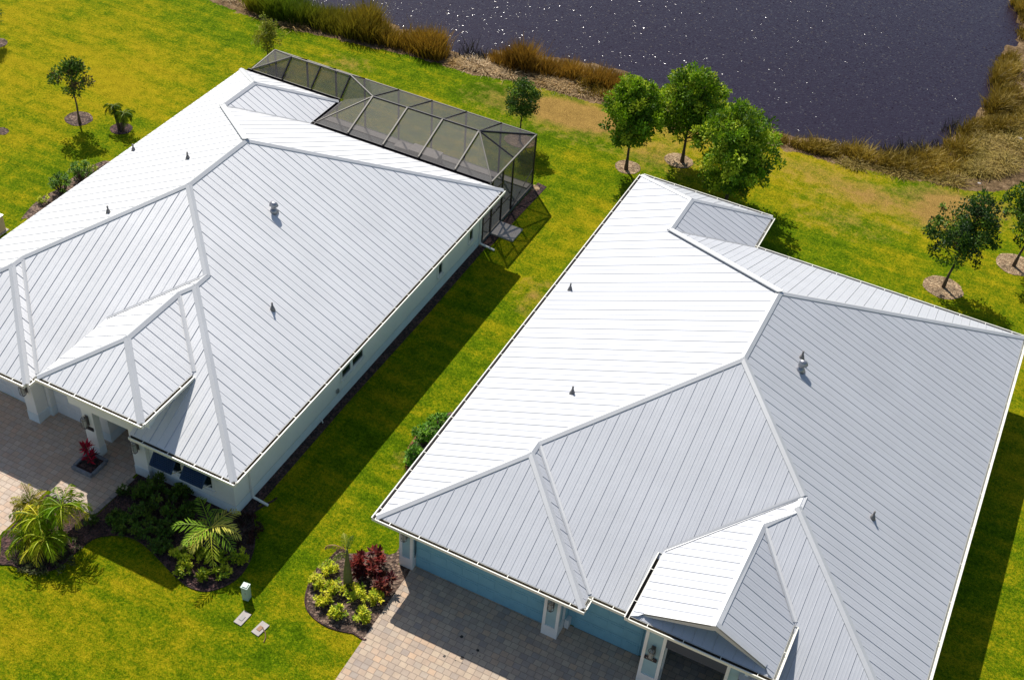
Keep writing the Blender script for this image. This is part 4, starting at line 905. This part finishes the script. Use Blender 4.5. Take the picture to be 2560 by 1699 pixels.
# planter with the red ti plant by the entry pillar
pc = Z5(612, 118); pt = thing('stone_planter', 'square grey stone edged planter on the paver walkway by the entry pillar', 'planter', (pc.x, pc.y, .015))
q = MB()
for i in range(4):
    for s in (-1, 1): q.box(-.42+i*.21, -.42+i*.21+.2, s*.40-.05, s*.40+.05, 0, .13)
for i in range(3):
    for s in (-1, 1): q.box(s*.40-.05, s*.40+.05, -.33+i*.22, -.33+i*.22+.21, .001, .128)
q.build('stone_edge', M_stone, pt); q = MB(); q.box(-.35, .35, -.35, .35, .0, .06); q.build('soil', M_mulchd, pt)
tp = thing('ti_plant', 'bright magenta red ti plant growing in the stone planter', 'plant', (pc.x-.05, pc.y+.05, .06)); q = MB(); st = MB()
for (dx, dy, hh) in ((0, 0, .95), (-.14, .06, .7), (.12, -.1, .55), (.02, .14, .4)):
    st.tube([(dx*.4, dy*.4, 0), (dx, dy, hh)], [.022, .015], 6)
    for j in range(26):
        az = rnd.uniform(0, 6.3); e = rnd.uniform(-.2, 1.2); d = Vector((math.cos(az)*math.cos(e), math.sin(az)*math.cos(e), math.sin(e))); k = rnd.uniform(.6, 1.3)
        c = rnd.choice([(.75, .015, .07), (.60, .01, .04), (.30, .008, .03), (.10, .02, .03)]); leafquad(q, Vector((dx, dy, hh-rnd.uniform(0, .3))), d, d.cross(Vector((0, 0, 1))).normalized(), .30*rnd.uniform(.7, 1.1), .075, tuple(k*v for v in c), .1)
st.build('stem', M_bark, tp); q.build('foliage', M_leaf, tp, col=True)
# shrubs against the side walls
SH = [(.08, .19, .010), (.13, .27, .012), (.05, .13, .010), (.18, .32, .02)]
shrub('side_shrub', 'lower round green bush by the left eave of the left house', G(158, 482), .55, 1.0, SH, 900, .11, seed=2); shrub('side_shrub', 'upper round green bush by the left eave of the left house', G(205, 452), .55, 1.1, SH, 900, .11, seed=5)
shrub('side_shrub', 'small yellow green plant at the top end of the left side bed', G(232, 432), .28, .4, CR2, 160, .12); shrub('side_shrub', 'tiny yellow green plant below the lower round bush of the left side bed', G(112, 505), .26, .35, CR2, 130, .12)
for i, (px, py, R, hh, lab) in enumerate(((1040, 1158, .42, .8, 'bright green bush at the lower end of the row beside the right house eave'), (1062, 1112, .5, 1.05, 'middle bright green bush of the row beside the right house eave'), (1098, 1078, .45, .95, 'bright green bush at the upper end of the row beside the right house eave'))):
    shrub('hedge_bush', lab, G(px, py), R, hh, [(.10, .27, .010), (.16, .36, .014), (.07, .19, .01), (.22, .40, .02)], 900, .12, group='bright bushes beside the right house', seed=i)
shrub('weed_tuft', 'tiny green tuft on the worn tan patch of the far lawn', G(2356, 519), .16, .22, SH, 60, .12); shrub('weed_tuft', 'tiny dark tuft on the far lawn between the two right hand trees', G(2513, 533), .15, .25, SH, 60, .12)

# ================================================================ small yard objects
p = Z5(1672, 1012); ub = thing('utility_pedestal', 'pale green utility box standing on the lawn between the two front beds', 'utility box', (p.x, p.y, 0)); ub.rotation_euler = (0, 0, .12)
q = MB(); q.box(-.105, .105, -.105, .105, -.03, .58); q.box(-.07, .07, -.112, -.105, .12, .50); o = q.build('cabinet', M_green, ub); q = MB(); q.box(-.118, .118, -.118, .118, .582, .63); q.box(-.08, .08, -.08, .08, .63, .66); q.build('lid', M_green, ub); q = MB(); q.box(.02, .05, -.125, -.113, .35, .40); q.build('hasp', M_sheen, o)
for (a, b), lab in (((1642, 1152), 'upper concrete meter cover set in the lawn below the pale green box'), ((1763, 1222), 'lower concrete meter cover with a brown plate and pipe on the lawn')):
    p = Z5(a, b); t = thing('meter_cover', lab, 'meter cover', (p.x, p.y, 0), 'meter covers in the front lawn'); t.rotation_euler = (0, 0, math.radians(86 if a < 1700 else 82))
    q = MB(); q.box(-.25, .25, -.145, .145, -.02, .035); q.build('slab', M_conc, t)
    q = MB(); q.box(-.10, .08, -.06, .07, .036, .05); q.build('cover_plate', mat('rusty_plate', (.33, .19, .11), .8) if a > 1700 else M_pipe, t)
    if a > 1700: q = MB(); q.tube([(.06, -.02, .05), (-.02, -.22, .04), (-.15, -.36, .03), (-.30, -.42, .02)], .014, 6); q.build('pipe', M_hose, t)
p = (O1[0]+14.83, O1[1]+19.45); o = sheet('step_slab', [(p[0]-.52, p[1]-.5), (p[0]+.58, p[1]-.5), (p[0]+.58, p[1]+.5), (p[0]-.52, p[1]+.5)], 0, M_conc, thick=.07); tag(o, 'square pale concrete slab outside the pool cage door', 'slab')
p = G(2, 585); ac = thing('air_conditioner', 'cream air conditioner box cut by the left edge of the photo', 'air conditioner', (p.x-.42, p.y-.1, 0)); q = MB(); q.box(-.42, .42, -.42, .42, .03, .75); q.build('casing', mat('cream_casing', (.50, .38, .26), .6), ac)
q = MB(); q.box(-.45, .45, -.45, .45, .751, .79); q.build('top_grille', M_sheen, ac); q = MB(); q.box(-.5, .5, -.5, .5, -.01, .029); q.build('base_pad', M_conc, ac)
for i, ((px, py), s, lab) in enumerate((((1172, 149), .14, 'white scrap of litter at the water edge of the dry grass bank'), ((2094, 410), .12, 'pale stone on the lawn edge below the reeds'), ((2275, 441), .16, 'long pale stone on the bank path right of the reeds'), ((2550, 347), .14, 'white stone among dry grass near the right edge'), ((2448, 459), .10, 'pale stone on the bare bank at lower right'), ((2525, 404), .08, 'small tan stone on the bare bank near the right edge'))):
    p = G(px, py, -.08); q = bmesh.new(); bmesh.ops.create_icosphere(q, subdivisions=2, radius=s)
    for v in q.verts: v.co = v.co*(1+.35*noise.noise(v.co*9+Vector((i, 0, 0)))); v.co.z *= .45; v.co.x *= 1.3; v.co *= .75
    me = bpy.data.meshes.new('bank_stone'); q.to_mesh(me); q.free(); me.materials.append(M_conc); o = bpy.data.objects.new('bank_stone', me); COL.objects.link(o); o.location = (p.x, p.y, -.06); tag(o, lab, 'stone')

# ================================================================ reeds and dry grass on the bank
def gz_(x, y):
    if not inpoly(x, y, LAWN_EDGE): return 0
    d1 = pdist(x, y, LAWN_EDGE); d2 = pdist(x, y, WATER_EDGE)
    return WZ-.1 if inpoly(x, y, WATER_EDGE) else WZ*d1/(d1+d2+1e-6)
def reeds(name, label, cat, polys, n, h0, h1, colf, wd=.02, lean=.25, clump=.35, curl=.2, patch=1.0):
    mb = MB(); areas = []
    for P_ in polys:
        W_ = [tuple(G(a, b, -.15)[:2]) for a, b in P_]
        A = abs(sum(W_[i-1][0]*W_[i][1]-W_[i][0]*W_[i-1][1] for i in range(len(W_))))/2; areas.append((A, W_))
    tot = sum(a for a, _ in areas)
    for A, W_ in areas:
        x0, x1 = min(p[0] for p in W_), max(p[0] for p in W_); y0, y1 = min(p[1] for p in W_), max(p[1] for p in W_)
        k = int(n*A/tot/ 9)
        while k > 0:
            x, y = rnd.uniform(x0, x1), rnd.uniform(y0, y1)
            if not inpoly(x, y, W_): continue
            if noise.noise((x*.9, y*.9, 3.3)) < -patch*.08: 
                if rnd.random() < .85: continue
            k -= 1; z = gz_(x, y); hh = rnd.uniform(h0, h1)*(.45+1.1*max(0, noise.noise((x*.7, y*.7, 9))+.5)); cc = colf(x, y)
            la, lm = rnd.uniform(0, 6.3), rnd.uniform(0, lean)
            for j in range(9):
                ox, oy = rnd.gauss(0, clump*.35), rnd.gauss(0, clump*.35); px, py = x+ox, y+oy; a = math.atan2(oy, ox)+rnd.uniform(-.7, .7); l = lm*.4+math.hypot(ox, oy)*1.6*lean/.25*.5+rnd.uniform(0, lean)*.6
                h = hh*rnd.uniform(.6, 1.15); d = Vector((math.cos(a)*l, math.sin(a)*l, 1)).normalized(); s = Vector((math.sin(a+j), -math.cos(a+j), 0))*wd*rnd.uniform(.6, 1.3)
                b = Vector((px, py, z-.03)); m_ = b+d*h*.55; t = b+d*h+Vector((math.cos(a), math.sin(a), 0))*curl*h*rnd.random()-Vector((0, 0, curl*h*.4))
                kk = rnd.uniform(.65, 1.35); c = (cc[0]*kk, cc[1]*kk, cc[2]*kk); c2 = (c[0]*.8, c[1]*.8, c[2]*.8)
                mb.face([b-s, b+s, m_+s*.8, m_-s*.8], 0, c2); mb.face([m_-s*.8, m_+s*.8, t], 0, c)
    o = mb.build(name, M_leaf, col=True); stuff(tag(o, label, cat)); return o
def c_reed(x, y):
    k = (noise.noise((x*.35, y*.35, 1.5))+.5); g = max(0, min(1, (-16.5-x)/7)); a = Vector((.26, .16, .014)).lerp(Vector((.10, .18, .010)), g); b = Vector((.46, .27, .03)).lerp(Vector((.28, .26, .014)), g); return a.lerp(b, max(0, min(1, k)))
def c_brown(x, y): return Vector((.19, .10, .012)).lerp(Vector((.42, .24, .03)), max(0, min(1, noise.noise((x*.6, y*.6, 4))+.5)))
def c_straw(x, y):
    if x > 4: return Vector((.42, .30, .08)).lerp(Vector((.30, .23, .035)), max(0, min(1, noise.noise((x*.7, y*.7, 7))*1.5+.5)))
    return Vector((.62, .45, .24)).lerp(Vector((.44, .27, .07)), max(0, min(1, noise.noise((x*.7, y*.7, 7))*1.3+.5)))
def c_olive(x, y): return Vector((.22, .15, .015)).lerp(Vector((.42, .29, .035)), max(0, min(1, noise.noise((x*.5, y*.5, 2))*1.2+.5)))
reeds('tall_reeds', 'tall green and brown reeds along the pond bank behind the left house', 'reeds', [[(610, 5), (660, 14), (760, 30), (905, 60), (985, 92), (1115, 128), (1118, 146), (1090, 155), (1010, 135), (930, 112), (860, 98), (790, 82), (780, 70), (700, 56), (640, 34)]], 19000, .75, 1.35, c_reed)
reeds('brown_reeds', 'dark brown reeds standing at the pond edge behind the pool cage', 'reeds', [[(1230, 140), (1285, 152), (1400, 176), (1500, 192), (1600, 222), (1580, 240), (1500, 226), (1420, 205), (1330, 190), (1270, 178), (1230, 160)]], 8000, .6, 1.05, c_brown)
reeds('dry_grass', 'pale straw coloured dry grass on the bank below the brown reeds', 'grass', [[(1125, 160), (1150, 150), (1235, 158), (1330, 190), (1440, 210), (1560, 240), (1560, 262), (1460, 247), (1364, 219), (1284, 201), (1182, 183), (1130, 170)], [(640, 36), (720, 70), (800, 90), (880, 110), (860, 104), (780, 82), (700, 60), (600, 22), (560, 4), (600, 4)], [(2430, 340), (2480, 290), (2600, 250), (2600, 370), (2540, 420), (2440, 450), (2400, 440)], [(2090, 404), (2290, 442), (2400, 455), (2400, 470), (2280, 452), (2090, 416)]], 30000, .22, .55, c_straw, lean=.8, curl=.7, clump=.5)
reeds('olive_reeds', 'yellow brown grass tussocks around the near right end of the pond', 'reeds', [[(1450, 205), (1560, 225), (1660, 250), (1650, 300), (1540, 262), (1450, 240)], [(2480, 262), (2600, 230), (2600, 300), (2500, 330), (2450, 340)], [(1900, 335), (1989, 355), (2063, 352), (2127, 378), (2235, 398), (2323, 388), (2382, 350), (2430, 350), (2400, 440), (2330, 448), (2240, 430), (2150, 408), (2050, 392), (1900, 350)], [(2378, 350), (2430, 305), (2482, 255), (2500, 280), (2460, 320), (2430, 352)], [(2486, 190), (2500, 140), (2545, 135), (2545, 260), (2490, 262)], [(2530, 0), (2600, 0), (2600, 95), (2552, 95), (2548, 30)]], 24000, .35, .8, c_olive, lean=.4, curl=.35)
reeds('water_stems', 'sparse dark stems standing in the shallow water between the reed beds', 'reeds', [[(1120, 125), (1160, 110), (1215, 125), (1222, 150), (1170, 158)], [(2090, 360), (2230, 375), (2330, 350), (2400, 290), (2380, 345), (2300, 385), (2200, 395)]], 900, .4, .8, lambda x, y: Vector((.05, .045, .035)), lean=.3)
